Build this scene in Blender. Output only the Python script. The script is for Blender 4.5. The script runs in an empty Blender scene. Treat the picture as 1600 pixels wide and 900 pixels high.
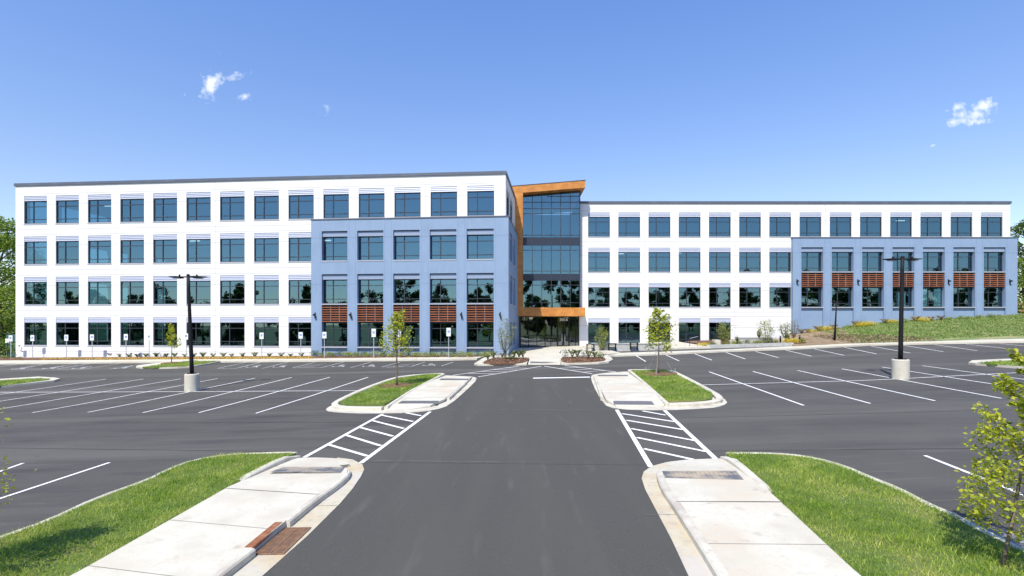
import bpy, bmesh, math, random
import numpy as np
from mathutils import Vector, Matrix
random.seed(7); rng = np.random.default_rng(7)
R = math.radians
scene = bpy.context.scene
COL = scene.collection
CAMZ = 4.0; F = 830.0

# ------------------------------------------------------------------ terrain
def lerp(a, b, t): return a + (b - a) * t
def clamp(v, a, b): return max(a, min(b, v))
def g(X, Y):
    """height of the parking lot: rises away from the camera and towards the right"""
    X = clamp(X, -75, 75); Y = clamp(Y, -30, 70)
    a = .031
    if X < 0: a = lerp(.031, .0149, clamp((Y - 28) / 22, 0, 1))
    return .01446 * Y + a * X
BK = [(30, 0), (33, .35), (36, .8), (45, 1.62), (60, 1.95), (75, 2.0), (200, 2.0)]
def bank(X, Y):
    if X < 30: return 0
    for (x0, h0), (x1, h1) in zip(BK, BK[1:]):
        if x0 <= X <= x1: H = lerp(h0, h1, (X - x0) / (x1 - x0)); break
    t = clamp((Y - 51.8) / (64.0 - 51.8), 0, 1)
    return H * t * (1.25 - .25 * t)
def P(px, py, h=0.0):
    """where the sight line through a photo point meets the ground (plus h): used to survey the plan"""
    m = (px - 800) / F; n = (py - 504) / F
    lo, hi = 2.0, 200.0
    for _ in range(60):
        Y = (lo + hi) / 2
        if CAMZ - n * Y > g(m * Y, Y) + h: lo = Y
        else: hi = Y
    return (m * lo, lo)
def PL(pts, h=0.0): return [P(x, y, h) for x, y in pts]

# ------------------------------------------------------------------ materials
def mat(name, col, rough=.6, noise=None, spec=.4, metal=0, bump=None, var=.0, fine=None):
    m = bpy.data.materials.new(name); m.use_nodes = True
    nt = m.node_tree; b = nt.nodes['Principled BSDF']
    b.inputs['Base Color'].default_value = (*col, 1); b.inputs['Roughness'].default_value = rough
    b.inputs['Specular IOR Level'].default_value = spec; b.inputs['Metallic'].default_value = metal
    tc = nt.nodes.new('ShaderNodeTexCoord')
    geo = nt.nodes.new('ShaderNodeNewGeometry')
    last = None
    def mixcol(fac, c1, c2):
        mx = nt.nodes.new('ShaderNodeMix'); mx.data_type = 'RGBA'
        nt.links.new(fac, mx.inputs[0])
        for k, c in ((6, c1), (7, c2)):
            if isinstance(c, tuple): mx.inputs[k].default_value = (*c, 1)
            else: nt.links.new(c, mx.inputs[k])
        return mx.outputs[2]
    def noise_fac(scale, lo, hi, detail=4, stretch=None):
        n = nt.nodes.new('ShaderNodeTexNoise'); n.inputs['Scale'].default_value = scale; n.inputs['Detail'].default_value = detail
        if stretch:
            mp = nt.nodes.new('ShaderNodeMapping'); mp.inputs['Scale'].default_value = stretch
            nt.links.new(geo.outputs['Position'], mp.inputs[0]); nt.links.new(mp.outputs[0], n.inputs['Vector'])
        else: nt.links.new(geo.outputs['Position'], n.inputs['Vector'])
        r = nt.nodes.new('ShaderNodeMapRange'); r.inputs[1].default_value = lo; r.inputs[2].default_value = hi
        nt.links.new(n.outputs[0], r.inputs[0]); return r.outputs[0]
    out = col
    for spec_ in (noise or []):
        sc, lo, hi, c2 = spec_[:4]; st = spec_[4] if len(spec_) > 4 else None
        out = mixcol(noise_fac(sc, lo, hi, stretch=st), out, c2)
    if not isinstance(out, tuple): nt.links.new(out, b.inputs['Base Color'])
    if bump:
        n = nt.nodes.new('ShaderNodeTexNoise'); n.inputs['Scale'].default_value = bump[0]; n.inputs['Detail'].default_value = 5
        nt.links.new(geo.outputs['Position'], n.inputs['Vector'])
        bp = nt.nodes.new('ShaderNodeBump'); bp.inputs['Strength'].default_value = bump[1]; bp.inputs['Distance'].default_value = bump[2]
        nt.links.new(n.outputs[0], bp.inputs['Height']); nt.links.new(bp.outputs[0], b.inputs['Normal'])
    return m
M = {}
M['asphalt'] = mat('asphalt', (.056, .0535, .050), .88, [(60, .3, .7, (.096, .092, .084)), (.35, .42, .68, (.086, .083, .076)),
     (.9, .5, .72, (.058, .053, .052), (.25, 1.5, 1)), (.25, .52, .75, (.114, .110, .099), (.12, 1.6, 1)), (2.2, .60, .8, (.118, .114, .103), (.18, 2.2, 1)), (7, .66, .8, (.05, .046, .044))], .25, bump=(140, .5, .006))
M['drive'] = mat('drive_asphalt', (.051, .049, .044), .85, [(60, .3, .7, (.088, .085, .076)), (.5, .45, .7, (.077, .075, .066), (1.6, .18, 1)), (1.3, .6, .78, (.095, .092, .082), (2, .3, 1)), (9, .68, .8, (.05, .046, .042))], .3, bump=(140, .5, .006))
M['concrete'] = mat('concrete', (.57, .545, .455), .8, [(1.2, .45, .7, (.49, .455, .37)), (.45, .5, .66, (.52, .455, .355)), (9, .5, .75, (.50, .475, .395)), (3, .64, .78, (.38, .33, .27)), (45, .55, .8, (.43, .385, .32))], .3, bump=(60, .2, .004))
M['gutter'] = mat('gutter_concrete', (.50, .46, .35), .8, [(.8, .45, .65, (.48, .38, .24)), (6, .5, .75, (.39, .35, .29)), (.5, .5, .62, (.49, .46, .42))], .3, bump=(60, .2, .004))
M['kerb'] = mat('kerb_concrete', (.56, .53, .44), .8, [(1.5, .45, .7, (.43, .385, .32)), (14, .55, .8, (.34, .315, .28))], .3, bump=(60, .2, .004))
M['line'] = mat('line_paint', (.78, .78, .76), .7, [(5, .5, .75, (.62, .62, .61)), (50, .58, .8, (.35, .35, .36))])
M['worn'] = mat('worn_line_paint', (.60, .60, .60), .7, [(3, .4, .62, (.33, .33, .34)), (50, .5, .75, (.2, .2, .21))])
M['lawn'] = mat('lawn_soil', (.10, .15, .03), .9, [(1.1, .4, .65, (.12, .15, .03)), (18, .45, .7, (.05, .085, .02)), (.7, .58, .72, (.20, .19, .07))])
M['bankgrass'] = mat('bank_grass', (.14, .20, .06), .9, [(1.0, .4, .62, (.20, .23, .09)), (.9, .46, .62, (.36, .31, .17), (.35, 1.6, 1)), (14, .45, .7, (.09, .13, .04))])
M['ground'] = mat('ground', (.09, .13, .04), .9, [(.3, .4, .6, (.12, .14, .05))])
M['mulch'] = mat('mulch', (.19, .095, .055), .95, [(20, .4, .6, (.09, .045, .028)), (6, .5, .7, (.26, .15, .09))], bump=(40, 1, .03))
M['drymulch'] = mat('dry_mulch', (.26, .17, .11), .95, [(7, .4, .62, (.17, .12, .06)), (2, .45, .65, (.30, .24, .15))], bump=(40, 1, .03))
M['white'] = mat('white_paint', (.735, .73, .69), .6, [(.35, .45, .7, (.71, .705, .695)), (3, .5, .8, (.70, .69, .675), (1, 1, .3))], .3, bump=(30, .1, .003))
M['blue'] = mat('blue_paint', (.228, .312, .438), .65, [(.5, .45, .7, (.208, .288, .41)), (4, .5, .8, (.248, .332, .456), (1, 1, .2))], .3, bump=(30, .1, .003))
M['louvre'] = mat('louvre_metal', (.42, .45, .54), .45, spec=.5)
M['bluelouvre'] = mat('blue_louvre_metal', (.25, .31, .42), .5, spec=.5)
M['joint'] = mat('joint', (.27, .27, .28), .8)
M['bluejoint'] = mat('blue_joint', (.13, .19, .34), .8)
M['coping'] = mat('coping', (.085, .10, .135), .5, [(.8, .5, .7, (.11, .125, .16))], spec=.5)
M['frame'] = mat('dark_frame', (.035, .04, .052), .4, spec=.5)
M['alu'] = mat('aluminium_sill', (.36, .38, .42), .4, spec=.5)
M['black'] = mat('black_metal', (.010, .010, .011), .62, spec=.25)
M['darkpanel'] = mat('dark_panel', (.022, .03, .05), .4, spec=.5)
M['interior'] = mat('interior', (.22, .23, .24), .8)
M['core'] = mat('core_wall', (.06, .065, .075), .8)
M['ceil'] = mat('ceiling', (.30, .31, .32), .8)
M['steel'] = mat('galvanised', (.5, .52, .55), .45, metal=.6)
M['sign'] = mat('sign_white', (.82, .84, .86), .5)
M['signblue'] = mat('sign_blue', (.03, .09, .34), .5)
M['signgreen'] = mat('sign_green', (.05, .25, .16), .5)
M['rust'] = mat('rust', (.24, .085, .035), .85, [(6, .4, .65, (.33, .15, .075)), (30, .5, .7, (.2, .08, .04))], bump=(60, .6, .006))
M['rustdark'] = mat('rust_grate', (.17, .10, .065), .8, [(12, .4, .65, (.25, .14, .08))])
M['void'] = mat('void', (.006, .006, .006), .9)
M['tactile'] = mat('tactile_grey', (.12, .125, .14), .7, [(3, .42, .6, (.30, .27, .22)), (1.2, .5, .62, (.40, .33, .24))])
M['tactiledark'] = mat('tactile_dark', (.13, .13, .14), .7)
M['stone'] = mat('grey_block', (.42, .42, .40), .85, [(3, .4, .65, (.52, .51, .48)), (20, .45, .7, (.32, .32, .31))], bump=(20, .6, .01))
M['stonecap'] = mat('cap_stone', (.36, .36, .35), .8)
M['bark'] = mat('bark', (.13, .10, .075), .9, [(20, .4, .6, (.2, .16, .12))])
M['darkbark'] = mat('dark_bark', (.06, .05, .04), .9)
M['utility'] = mat('utility_green', (.06, .12, .10), .5)
M['fence'] = mat('fence_timber', (.40, .24, .13), .8, [(6, .4, .6, (.30, .17, .09))])
M['glasspole'] = mat('stake', (.35, .33, .3), .7)
M['yellow'] = mat('yellow_flower', (.70, .52, .04), .8)
M['gold'] = mat('gold_flower', (.62, .44, .09), .8)

def wood(name, c1, c2, freq):
    m = mat(name, c1, .5, [(2.5, .4, .6, c2, (.3, .3, 6)), (1.2, .45, .7, (c1[0]*1.15, c1[1]*1.2, c1[2]*1.3))], .4)
    return m
M['wood'] = wood('wood_panel', (.52, .215, .045), (.40, .15, .03), 1)
M['slat'] = wood('wood_slat', (.40, .13, .045), (.28, .085, .03), 1)

def leafmat(name, c1, c2, c3, trans=.35):
    m = bpy.data.materials.new(name); m.use_nodes = True; nt = m.node_tree
    for n in list(nt.nodes): nt.nodes.remove(n)
    out = nt.nodes.new('ShaderNodeOutputMaterial'); geo = nt.nodes.new('ShaderNodeNewGeometry')
    cr = nt.nodes.new('ShaderNodeValToRGB'); e = cr.color_ramp.elements
    e[0].color = (*c1, 1); e[1].color = (*c3, 1); e[1].position = 1
    k = e.new(.5); k.color = (*c2, 1)
    nt.links.new(geo.outputs['Random Per Island'], cr.inputs[0])
    d = nt.nodes.new('ShaderNodeBsdfPrincipled'); d.inputs['Roughness'].default_value = .5; d.inputs['Specular IOR Level'].default_value = .35
    t = nt.nodes.new('ShaderNodeBsdfTranslucent'); mx = nt.nodes.new('ShaderNodeMixShader'); mx.inputs[0].default_value = trans
    nt.links.new(cr.outputs[0], d.inputs['Base Color']); nt.links.new(cr.outputs[0], t.inputs[0])
    nt.links.new(d.outputs[0], mx.inputs[1]); nt.links.new(t.outputs[0], mx.inputs[2]); nt.links.new(mx.outputs[0], out.inputs[0])
    return m
M['leafyoung'] = leafmat('young_leaves', (.20, .28, .02), (.46, .52, .04), (.62, .58, .07), .5)
M['leafolive'] = leafmat('olive_leaves', (.12, .15, .05), (.22, .26, .08), (.32, .33, .12))
M['leafgreen'] = leafmat('green_leaves', (.05, .10, .018), (.11, .18, .03), (.20, .26, .05))
M['leaftree'] = leafmat('tree_leaves', (.07, .14, .015), (.19, .29, .03), (.36, .44, .06), .5)
M['leafdark'] = leafmat('wood_leaves', (.04, .08, .015), (.08, .14, .03), (.15, .21, .045), .45)
M['leafshrub'] = leafmat('shrub_leaves', (.13, .19, .03), (.27, .34, .06), (.42, .42, .10))
M['leafsilver'] = leafmat('silver_leaves', (.16, .19, .15), (.24, .27, .22), (.32, .34, .30))
M['blade'] = leafmat('grass_blades', (.12, .23, .02), (.29, .42, .04), (.58, .58, .17), .42)
M['bankblade'] = leafmat('bank_blades', (.11, .20, .035), (.19, .30, .06), (.36, .38, .14), .25)
M['petal'] = leafmat('yellow_petals', (.40, .36, .03), (.75, .58, .03), (.80, .65, .08))
M['petalgold'] = leafmat('gold_petals', (.45, .28, .05), (.70, .48, .10), (.75, .60, .18))
M['dryleaf'] = leafmat('dry_ground_cover', (.18, .15, .08), (.30, .23, .13), (.40, .33, .20))
M['chip'] = leafmat('bark_chips', (.10, .05, .03), (.20, .10, .055), (.34, .22, .14), .0)

def glassmat(name, tint, refl, trans, reflc=(.62, .80, 1)):
    m = bpy.data.materials.new(name); m.use_nodes = True; nt = m.node_tree
    for n in list(nt.nodes): nt.nodes.remove(n)
    out = nt.nodes.new('ShaderNodeOutputMaterial')
    gl = nt.nodes.new('ShaderNodeBsdfGlossy'); gl.inputs['Color'].default_value = (*reflc, 1); gl.inputs['Roughness'].default_value = .0
    tr = nt.nodes.new('ShaderNodeBsdfTransparent'); tr.inputs[0].default_value = (*tint, 1)
    mx = nt.nodes.new('ShaderNodeMixShader')
    fr = nt.nodes.new('ShaderNodeFresnel'); fr.inputs[0].default_value = 1.5
    ma = nt.nodes.new('ShaderNodeMath'); ma.operation = 'MAXIMUM'; ma.inputs[1].default_value = refl
    nt.links.new(fr.outputs[0], ma.inputs[0]); nt.links.new(ma.outputs[0], mx.inputs[0])
    tc = nt.nodes.new('ShaderNodeNewGeometry'); no = nt.nodes.new('ShaderNodeTexNoise'); no.inputs['Scale'].default_value = .55; no.inputs['Detail'].default_value = 1
    bp = nt.nodes.new('ShaderNodeBump'); bp.inputs['Strength'].default_value = .25; bp.inputs['Distance'].default_value = .02
    nt.links.new(tc.outputs['Position'], no.inputs['Vector']); nt.links.new(no.outputs[0], bp.inputs['Height']); nt.links.new(bp.outputs[0], gl.inputs['Normal'])
    nt.links.new(tr.outputs[0], mx.inputs[1]); nt.links.new(gl.outputs[0], mx.inputs[2]); nt.links.new(mx.outputs[0], out.inputs[0])
    return m
M['glass'] = glassmat('tinted_glass', (.28, .45, .52), .235, 0, (.46, .80, .96))
M['entryglass'] = glassmat('entry_glass', (.45, .55, .55), .22, 0, (.8, .9, .95))

# ------------------------------------------------------------------ mesh helpers
def link(o, parent=None):
    COL.objects.link(o)
    if parent is not None: o.parent = parent
    return o
def props(o, label=None, cat=None, group=None, kind=None):
    if label: o['label'] = label
    if cat: o['category'] = cat
    if group: o['group'] = group
    if kind: o['kind'] = kind
    return o
def thing(name, label, cat, loc=(0, 0, 0), rz=0, group=None):
    o = bpy.data.objects.new(name, None); o.empty_display_size = .3; COL.objects.link(o)
    o.location = loc; o.rotation_euler = (0, 0, rz)
    return props(o, label, cat, group)
class MB:
    def __init__(s): s.v = []; s.f = []
    def quad(s, a, b, c, d):
        n = len(s.v); s.v += [a, b, c, d]; s.f.append((n, n+1, n+2, n+3))
    def box(s, x0, x1, y0, y1, z0, z1, fr=None):
        pts = [(x, y, z) for z in (z0, z1) for (x, y) in ((x0, y0), (x1, y0), (x1, y1), (x0, y1))]
        if fr: pts = [fr(*p) for p in pts]
        n = len(s.v); s.v += pts
        s.f += [(n, n+3, n+2, n+1), (n+4, n+5, n+6, n+7), (n, n+1, n+5, n+4), (n+1, n+2, n+6, n+5), (n+2, n+3, n+7, n+6), (n+3, n, n+4, n+7)]
    def hexa(s, pts):
        n = len(s.v); s.v += list(pts)
        s.f += [(n, n+3, n+2, n+1), (n+4, n+5, n+6, n+7), (n, n+1, n+5, n+4), (n+1, n+2, n+6, n+5), (n+2, n+3, n+7, n+6), (n+3, n, n+4, n+7)]
    def tube(s, pts, rad, seg=8, cap=True):
        pts = [Vector(p) for p in pts]; n0 = len(s.v); n = len(pts)
        up = Vector((0.1, .2, 1)).normalized()
        for i, p in enumerate(pts):
            d = (pts[min(i+1, n-1)] - pts[max(i-1, 0)]).normalized()
            a = d.cross(Vector((1, 0.13, 0)))
            if a.length < .2: a = d.cross(Vector((0, 1, 0)))
            a.normalize(); b = d.cross(a); r = rad[i] if isinstance(rad, (list, tuple)) else rad
            for k in range(seg):
                t = 2*math.pi*k/seg; s.v.append(tuple(p + a*math.cos(t)*r + b*math.sin(t)*r))
        for i in range(n-1):
            for k in range(seg):
                k2 = (k+1) % seg
                s.f.append((n0+i*seg+k, n0+i*seg+k2, n0+(i+1)*seg+k2, n0+(i+1)*seg+k))
        if cap:
            s.f.append(tuple(n0+k for k in range(seg))[::-1]); s.f.append(tuple(n0+(n-1)*seg+k for k in range(seg)))
    def lathe(s, c, prof, seg=24):
        n0 = len(s.v); n = len(prof)
        for r, z in prof:
            for k in range(seg):
                t = 2*math.pi*k/seg; s.v.append((c[0]+r*math.cos(t), c[1]+r*math.sin(t), c[2]+z))
        for i in range(n-1):
            for k in range(seg):
                k2 = (k+1) % seg; s.f.append((n0+i*seg+k, n0+i*seg+k2, n0+(i+1)*seg+k2, n0+(i+1)*seg+k))
        s.f.append(tuple(n0+k for k in range(seg))[::-1]); s.f.append(tuple(n0+(n-1)*seg+k for k in range(seg)))
    def mesh(s, name, m, smooth=False):
        me = bpy.data.meshes.new(name); me.from_pydata(s.v, [], s.f); me.materials.append(M[m])
        bm = bmesh.new(); bm.from_mesh(me); bmesh.ops.recalc_face_normals(bm, faces=bm.faces); bm.to_mesh(me); bm.free()
        if smooth: me.polygons.foreach_set('use_smooth', [True]*len(me.polygons))
        return me
    def obj(s, name, m, parent=None, off=(0, 0, 0), smooth=False, bevel=0):
        me = s.mesh(name, m, smooth); o = bpy.data.objects.new(name, me); link(o, parent)
        if off != (0, 0, 0): o.location = off
        if bevel:
            md = o.modifiers.new('bevel', 'BEVEL'); md.width = bevel; md.segments = 2; md.limit_method = 'ANGLE'
        return o
def tris_object(name, V, tri, m, parent=None, npf=3):
    """V (n,3) float array, faces of npf verts in order"""
    me = bpy.data.meshes.new(name); n = len(V); nf = n // npf
    me.vertices.add(n); me.vertices.foreach_set('co', V.astype(np.float32).ravel())
    me.loops.add(n); me.loops.foreach_set('vertex_index', np.arange(n, dtype=np.int32))
    me.polygons.add(nf); me.polygons.foreach_set('loop_start', np.arange(0, n, npf, dtype=np.int32))
    me.update(calc_edges=True); me.materials.append(M[m])
    o = bpy.data.objects.new(name, me); link(o, parent); return o
def leaves(cent, size, flat=0.3, aspect=.55, up=.5):
    """rhombic leaves at the points cent (n,3)"""
    n = len(cent)
    a = rng.normal(size=(n, 3)); a[:, 2] *= flat; a /= np.linalg.norm(a, axis=1)[:, None] + 1e-9
    b = rng.normal(size=(n, 3)); b[:, 2] *= up; b -= a*(a*b).sum(1)[:, None]; b /= np.linalg.norm(b, axis=1)[:, None] + 1e-9
    s = (size*rng.uniform(.6, 1.25, n))[:, None]
    p0 = cent - a*s*.5; p2 = cent + a*s*.5; p1 = cent + b*s*.5*aspect - a*s*.05; p3 = cent - b*s*.5*aspect - a*s*.05
    nrm = np.cross(a, b); p0 = p0 - nrm*s*.06; p2 = p2 - nrm*s*.12
    return np.stack([p0, p1, p2, p3], 1).reshape(-1, 3)
def in_poly(x, y, poly):
    inside = np.zeros(len(x), bool); n = len(poly)
    for i in range(n):
        x0, y0 = poly[i]; x1, y1 = poly[(i+1) % n]
        if y0 == y1: continue
        c = ((y0 > y) != (y1 > y)) & (x < (x1-x0)*(y-y0)/(y1-y0)+x0); inside ^= c
    return inside
def area(p): return .5*sum(p[i][0]*p[(i+1) % len(p)][1]-p[(i+1) % len(p)][0]*p[i][1] for i in range(len(p)))
def inset(poly, d):
    p = poly if area(poly) > 0 else poly[::-1]; out = []; n = len(p)
    for i in range(n):
        a, b, c = Vector(p[i-1]), Vector(p[i]), Vector(p[(i+1) % n])
        e1 = (b-a).normalized(); e2 = (c-b).normalized(); n1 = Vector((-e1.y, e1.x)); n2 = Vector((-e2.y, e2.x))
        m = n1+n2; m = m.normalized() if m.length > 1e-6 else n1
        k = d/max(.45, m.dot(n1)); out.append(tuple(b+m*k))
    return out
def smooth_closed(p, it=2):
    for _ in range(it):
        q = []
        for i in range(len(p)):
            a, b = p[i], p[(i+1) % len(p)]
            q += [(a[0]*.75+b[0]*.25, a[1]*.75+b[1]*.25), (a[0]*.25+b[0]*.75, a[1]*.25+b[1]*.75)]
        p = q
    return p
def smooth_open(p, it=2):
    for _ in range(it):
        q = [p[0]]
        for a, b in zip(p, p[1:]): q += [(a[0]*.75+b[0]*.25, a[1]*.75+b[1]*.25), (a[0]*.25+b[0]*.75, a[1]*.25+b[1]*.75)]
        q.append(p[-1]); p = q
    return p
def sheet(name, poly, h, m, thick=.3, kind='structure', gz=None):
    """flat-topped slab following the ground; h a number or a function of x,y"""
    H = h if callable(h) else (lambda x, y: h)
    G = gz or g
    p = poly if area(poly) > 0 else poly[::-1]
    bm = bmesh.new(); vs = [bm.verts.new((x, y, 0)) for x, y in p]
    f = bm.faces.new(vs); bmesh.ops.triangulate(bm, faces=[f])
    # grid refinement so the top follows the terrain
    xs = [q[0] for q in p]; ys = [q[1] for q in p]
    for c in range(int(math.floor(min(ys)/4))+1, int(math.ceil(max(ys)/4))):
        bmesh.ops.bisect_plane(bm, geom=bm.verts[:]+bm.edges[:]+bm.faces[:], plane_co=(0, c*4, 0), plane_no=(0, 1, 0))
    for c in range(int(math.floor(min(xs)/6))+1, int(math.ceil(max(xs)/6))):
        bmesh.ops.bisect_plane(bm, geom=bm.verts[:]+bm.edges[:]+bm.faces[:], plane_co=(c*6, 0, 0), plane_no=(1, 0, 0))
    if thick:
        be = [e for e in bm.edges if e.is_boundary]
        r = bmesh.ops.extrude_edge_only(bm, edges=be)
        low = {v for v in r['geom'] if isinstance(v, bmesh.types.BMVert)}
    else: low = set()
    for v in bm.verts: v.co.z = G(v.co.x, v.co.y)+H(v.co.x, v.co.y)-(thick if v in low else 0)
    bmesh.ops.recalc_face_normals(bm, faces=bm.faces)
    up = [f for f in bm.faces if abs(f.normal.z) > .7]
    if up and up[0].normal.z < 0: bmesh.ops.reverse_faces(bm, faces=bm.faces)
    me = bpy.data.meshes.new(name); bm.to_mesh(me); bm.free(); me.materials.append(M[m])
    o = bpy.data.objects.new(name, me); COL.objects.link(o)
    if kind: o['kind'] = kind
    return o
def densify(line, step=1.0):
    out = [line[0]]
    for a, b in zip(line, line[1:]):
        n = max(1, int(math.dist(a, b)/step))
        out += [(lerp(a[0], b[0], k/n), lerp(a[1], b[1], k/n)) for k in range(1, n+1)]
    return out
def kerb(name, line, w=.16, h=.15, m='kerb', closed=False, mb=None, h0=None, base=-.1, kind='structure', hf=None):
    """rounded kerb swept along a line; its centre is the line"""
    own = mb is None; mb = mb or MB(); line = densify(line, 1.2); n = len(line)
    prof = [(-w/2, base), (-w/2, h-.03), (-w/2+.03, h), (w/2-.03, h), (w/2, h-.03), (w/2, base)]
    n0 = len(mb.v); acc = 0
    tot = sum(math.dist(a, b) for a, b in zip(line, line[1:]))
    for i, p in enumerate(line):
        a = line[i-1] if (i > 0 or closed) else p; b = line[(i+1) % n] if (i < n-1 or closed) else p
        d = Vector((b[0]-a[0], b[1]-a[1])).normalized(); nn = Vector((-d.y, d.x))
        if i: acc += math.dist(line[i-1], p)
        k = 1.0
        if hf: k = hf(acc, tot)
        for o, z in prof:
            x, y = p[0]+nn.x*o, p[1]+nn.y*o
            mb.v.append((x, y, g(x, y)+(z*k if z > 0 else z)))
    q = len(prof)
    for i in range(n if closed else n-1):
        j = (i+1) % n
        for k in range(q-1): mb.f.append((n0+i*q+k, n0+i*q+k+1, n0+j*q+k+1, n0+j*q+k))
    if not closed:
        mb.f.append(tuple(n0+k for k in range(q))); mb.f.append(tuple(n0+(n-1)*q+k for k in range(q)))
    if own:
        o = mb.obj(name, m)
        if kind: o['kind'] = kind
        return o
def stripe(mb, a, b, w=.1, h=.008):
    pts = densify([a, b], 1.0); d = Vector((b[0]-a[0], b[1]-a[1])).normalized(); n = Vector((-d.y, d.x))*w/2
    for p, q in zip(pts, pts[1:]):
        c = [(p[0]+n.x, p[1]+n.y), (p[0]-n.x, p[1]-n.y), (q[0]-n.x, q[1]-n.y), (q[0]+n.x, q[1]+n.y)]
        mb.quad(*[(x, y, g(x, y)+h) for x, y in c])
def stripes(name, segs, w=.1, m='line', h=.008):
    mb = MB()
    for a, b in segs: stripe(mb, P(*a), P(*b), w, h)
    o = mb.obj(name, m); o['kind'] = 'structure'; return o

# ------------------------------------------------------------------ ground, lot, roads
def grid_sheet(name, xs, ys, fz, m, kind='structure'):
    V = [(x, y, fz(x, y)) for y in ys for x in xs]; nx = len(xs)
    Fc = [(j*nx+i, j*nx+i+1, (j+1)*nx+i+1, (j+1)*nx+i) for j in range(len(ys)-1) for i in range(nx-1)]
    me = bpy.data.meshes.new(name); me.from_pydata(V, [], Fc); me.materials.append(M[m])
    o = bpy.data.objects.new(name, me); COL.objects.link(o); o['kind'] = kind; return o
xs = [-900, -400, -200, -120]+list(range(-80, 84, 4))+[120, 200, 400, 900]
ys = [-900, -400, -150, -80, -40]+list(range(-30, 74, 4))+[100, 200, 500, 1200]
grid_sheet('ground', xs, ys, lambda x, y: g(x, y)-.14, 'ground')
edge_right = PL([(960, 557.5), (1060, 553.8), (1142, 549.8), (1243.8, 546.2), (1361, 540.2), (1480, 537.6), (1600, 535.8)])
edge_left = PL([(0, 569.5), (250, 567.2), (500, 565.3), (700, 563.6), (745, 562.5)])
lot_y = lambda x: 54.0
xs = [-70]+list(range(-68, 76, 2)); ys = list(range(-14, 50, 2))+[50, 52, 53.5]
grid_sheet('parking_lot', xs, ys, g, 'asphalt')

DR = Vector((.0876, .9962)); NR = Vector((.9962, -.0876))   # drive direction and its right-hand normal
def on(p, v, u=0): return (p[0]+DR.x*v+NR.x*u, p[1]+DR.y*v+NR.y*u)
# the central drive, newer darker asphalt between the kerbs
L_edge = PL([(742, 591), (702, 633.7), (672, 645), (567, 726), (566, 745), (551, 764), (532, 786.6), (481, 837.6), (411, 900)])
R_edge = PL([(923, 588), (942.6, 632), (963, 641), (1010, 729), (1002.6, 748), (1008, 765), (1029, 805), (1050, 845), (1073.6, 896)])
drive = L_edge+[on(L_edge[-1], -20)]+[on(R_edge[-1], -20)]+R_edge[::-1]
sheet('road', drive, .004, 'drive', 0)

# ---- foreground island on the left
Lg = PL([(468, 715), (494, 715), (528, 715.6), (551, 718.6), (566, 726), (569, 734), (564, 745), (551, 764), (532, 786.6), (481, 837.6), (411, 900)])
Lg_in = [on(p, 0, -.62) for p in Lg[6:]]
Lcurb = smooth_open(PL([(520, 733), (541, 737), (543, 746), (524, 764)], .12)+[on(p, 0, -.12) for p in PL([(492, 787), (436.5, 828.5), (388, 865), (352, 892)], .0)], 1)
# kerb line from survey; it then runs on under the camera parallel to the drive
kx = P(440, 833); 
Lcurb_line = smooth_open([P(528, 733), P(542, 738), P(543, 748), P(526, 764), P(489, 790), P(436, 834), P(385, 876)], 1)
Lcurb_line.append(on(Lcurb_line[-1], -16))
Lwalk = [on(q, 0, -.06) for q in [P(489, 790), P(436, 834), P(385, 876)]]+[on(P(385, 876), -16, -.06)]
Lw_left = [P(350, 772), P(135, 900), on(P(135, 900), -14)]
# gutter pan, flush with the road
sheet('gutter', Lg[2:]+[on(Lg[-1], -16)]+[on(q, 0, -.45) for q in Lcurb_line[:2:-1]]+[P(490, 735)], .014, 'gutter', .1)
inl0, inl1 = P(437, 827), P(388, 869)   # storm inlet ends on the kerb line
def in_inlet(p):
    d = Vector(inl1)-Vector(inl0); t = (Vector(p)-Vector(inl0)).dot(d)/d.length_squared
    return -0.0 < t < 1.0
cl = densify(Lcurb_line, .1)
segA = [p for p in cl if (Vector(p)-Vector(inl0)).dot(DR) > 0]; segB = [p for p in cl if (Vector(p)-Vector(inl1)).dot(DR) < 0]
kerb('kerb', segA, .17, .15, hf=lambda a, t: clamp(.1+a/1.2, 0, 1)); kerb('kerb', segB, .17, .15)
ramp_l = lambda x, y: .15*clamp((P(420, 712)[1]-.0-y)/1.9, 0, 1)+.016
Ltop = P(470, 715.5)
def hrampL(x, y):
    v = (Vector((x, y))-Vector(P(500, 716))).dot(DR); return .016+.13*clamp(-v/1.7, 0, 1)
jl = [P(352, 773), P(478, 784)]
vJ = Vector(P(480, 784)).dot(DR)
def split_at(line, v):
    up_, lo_ = [], []
    L_ = densify(line, .15)
    J = min(L_, key=lambda q: abs(Vector(q).dot(DR)-v))
    i = L_.index(J); return L_[:i+1], L_[i:]
Lup, Llo = split_at(Lcurb_line, vJ)
sheet('sidewalk', [P(462, 716.2), P(494, 715.6), P(522, 717), P(540, 722), P(546, 730)]+Lup+[P(352, 772)], hrampL, 'concrete', .1)

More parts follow.
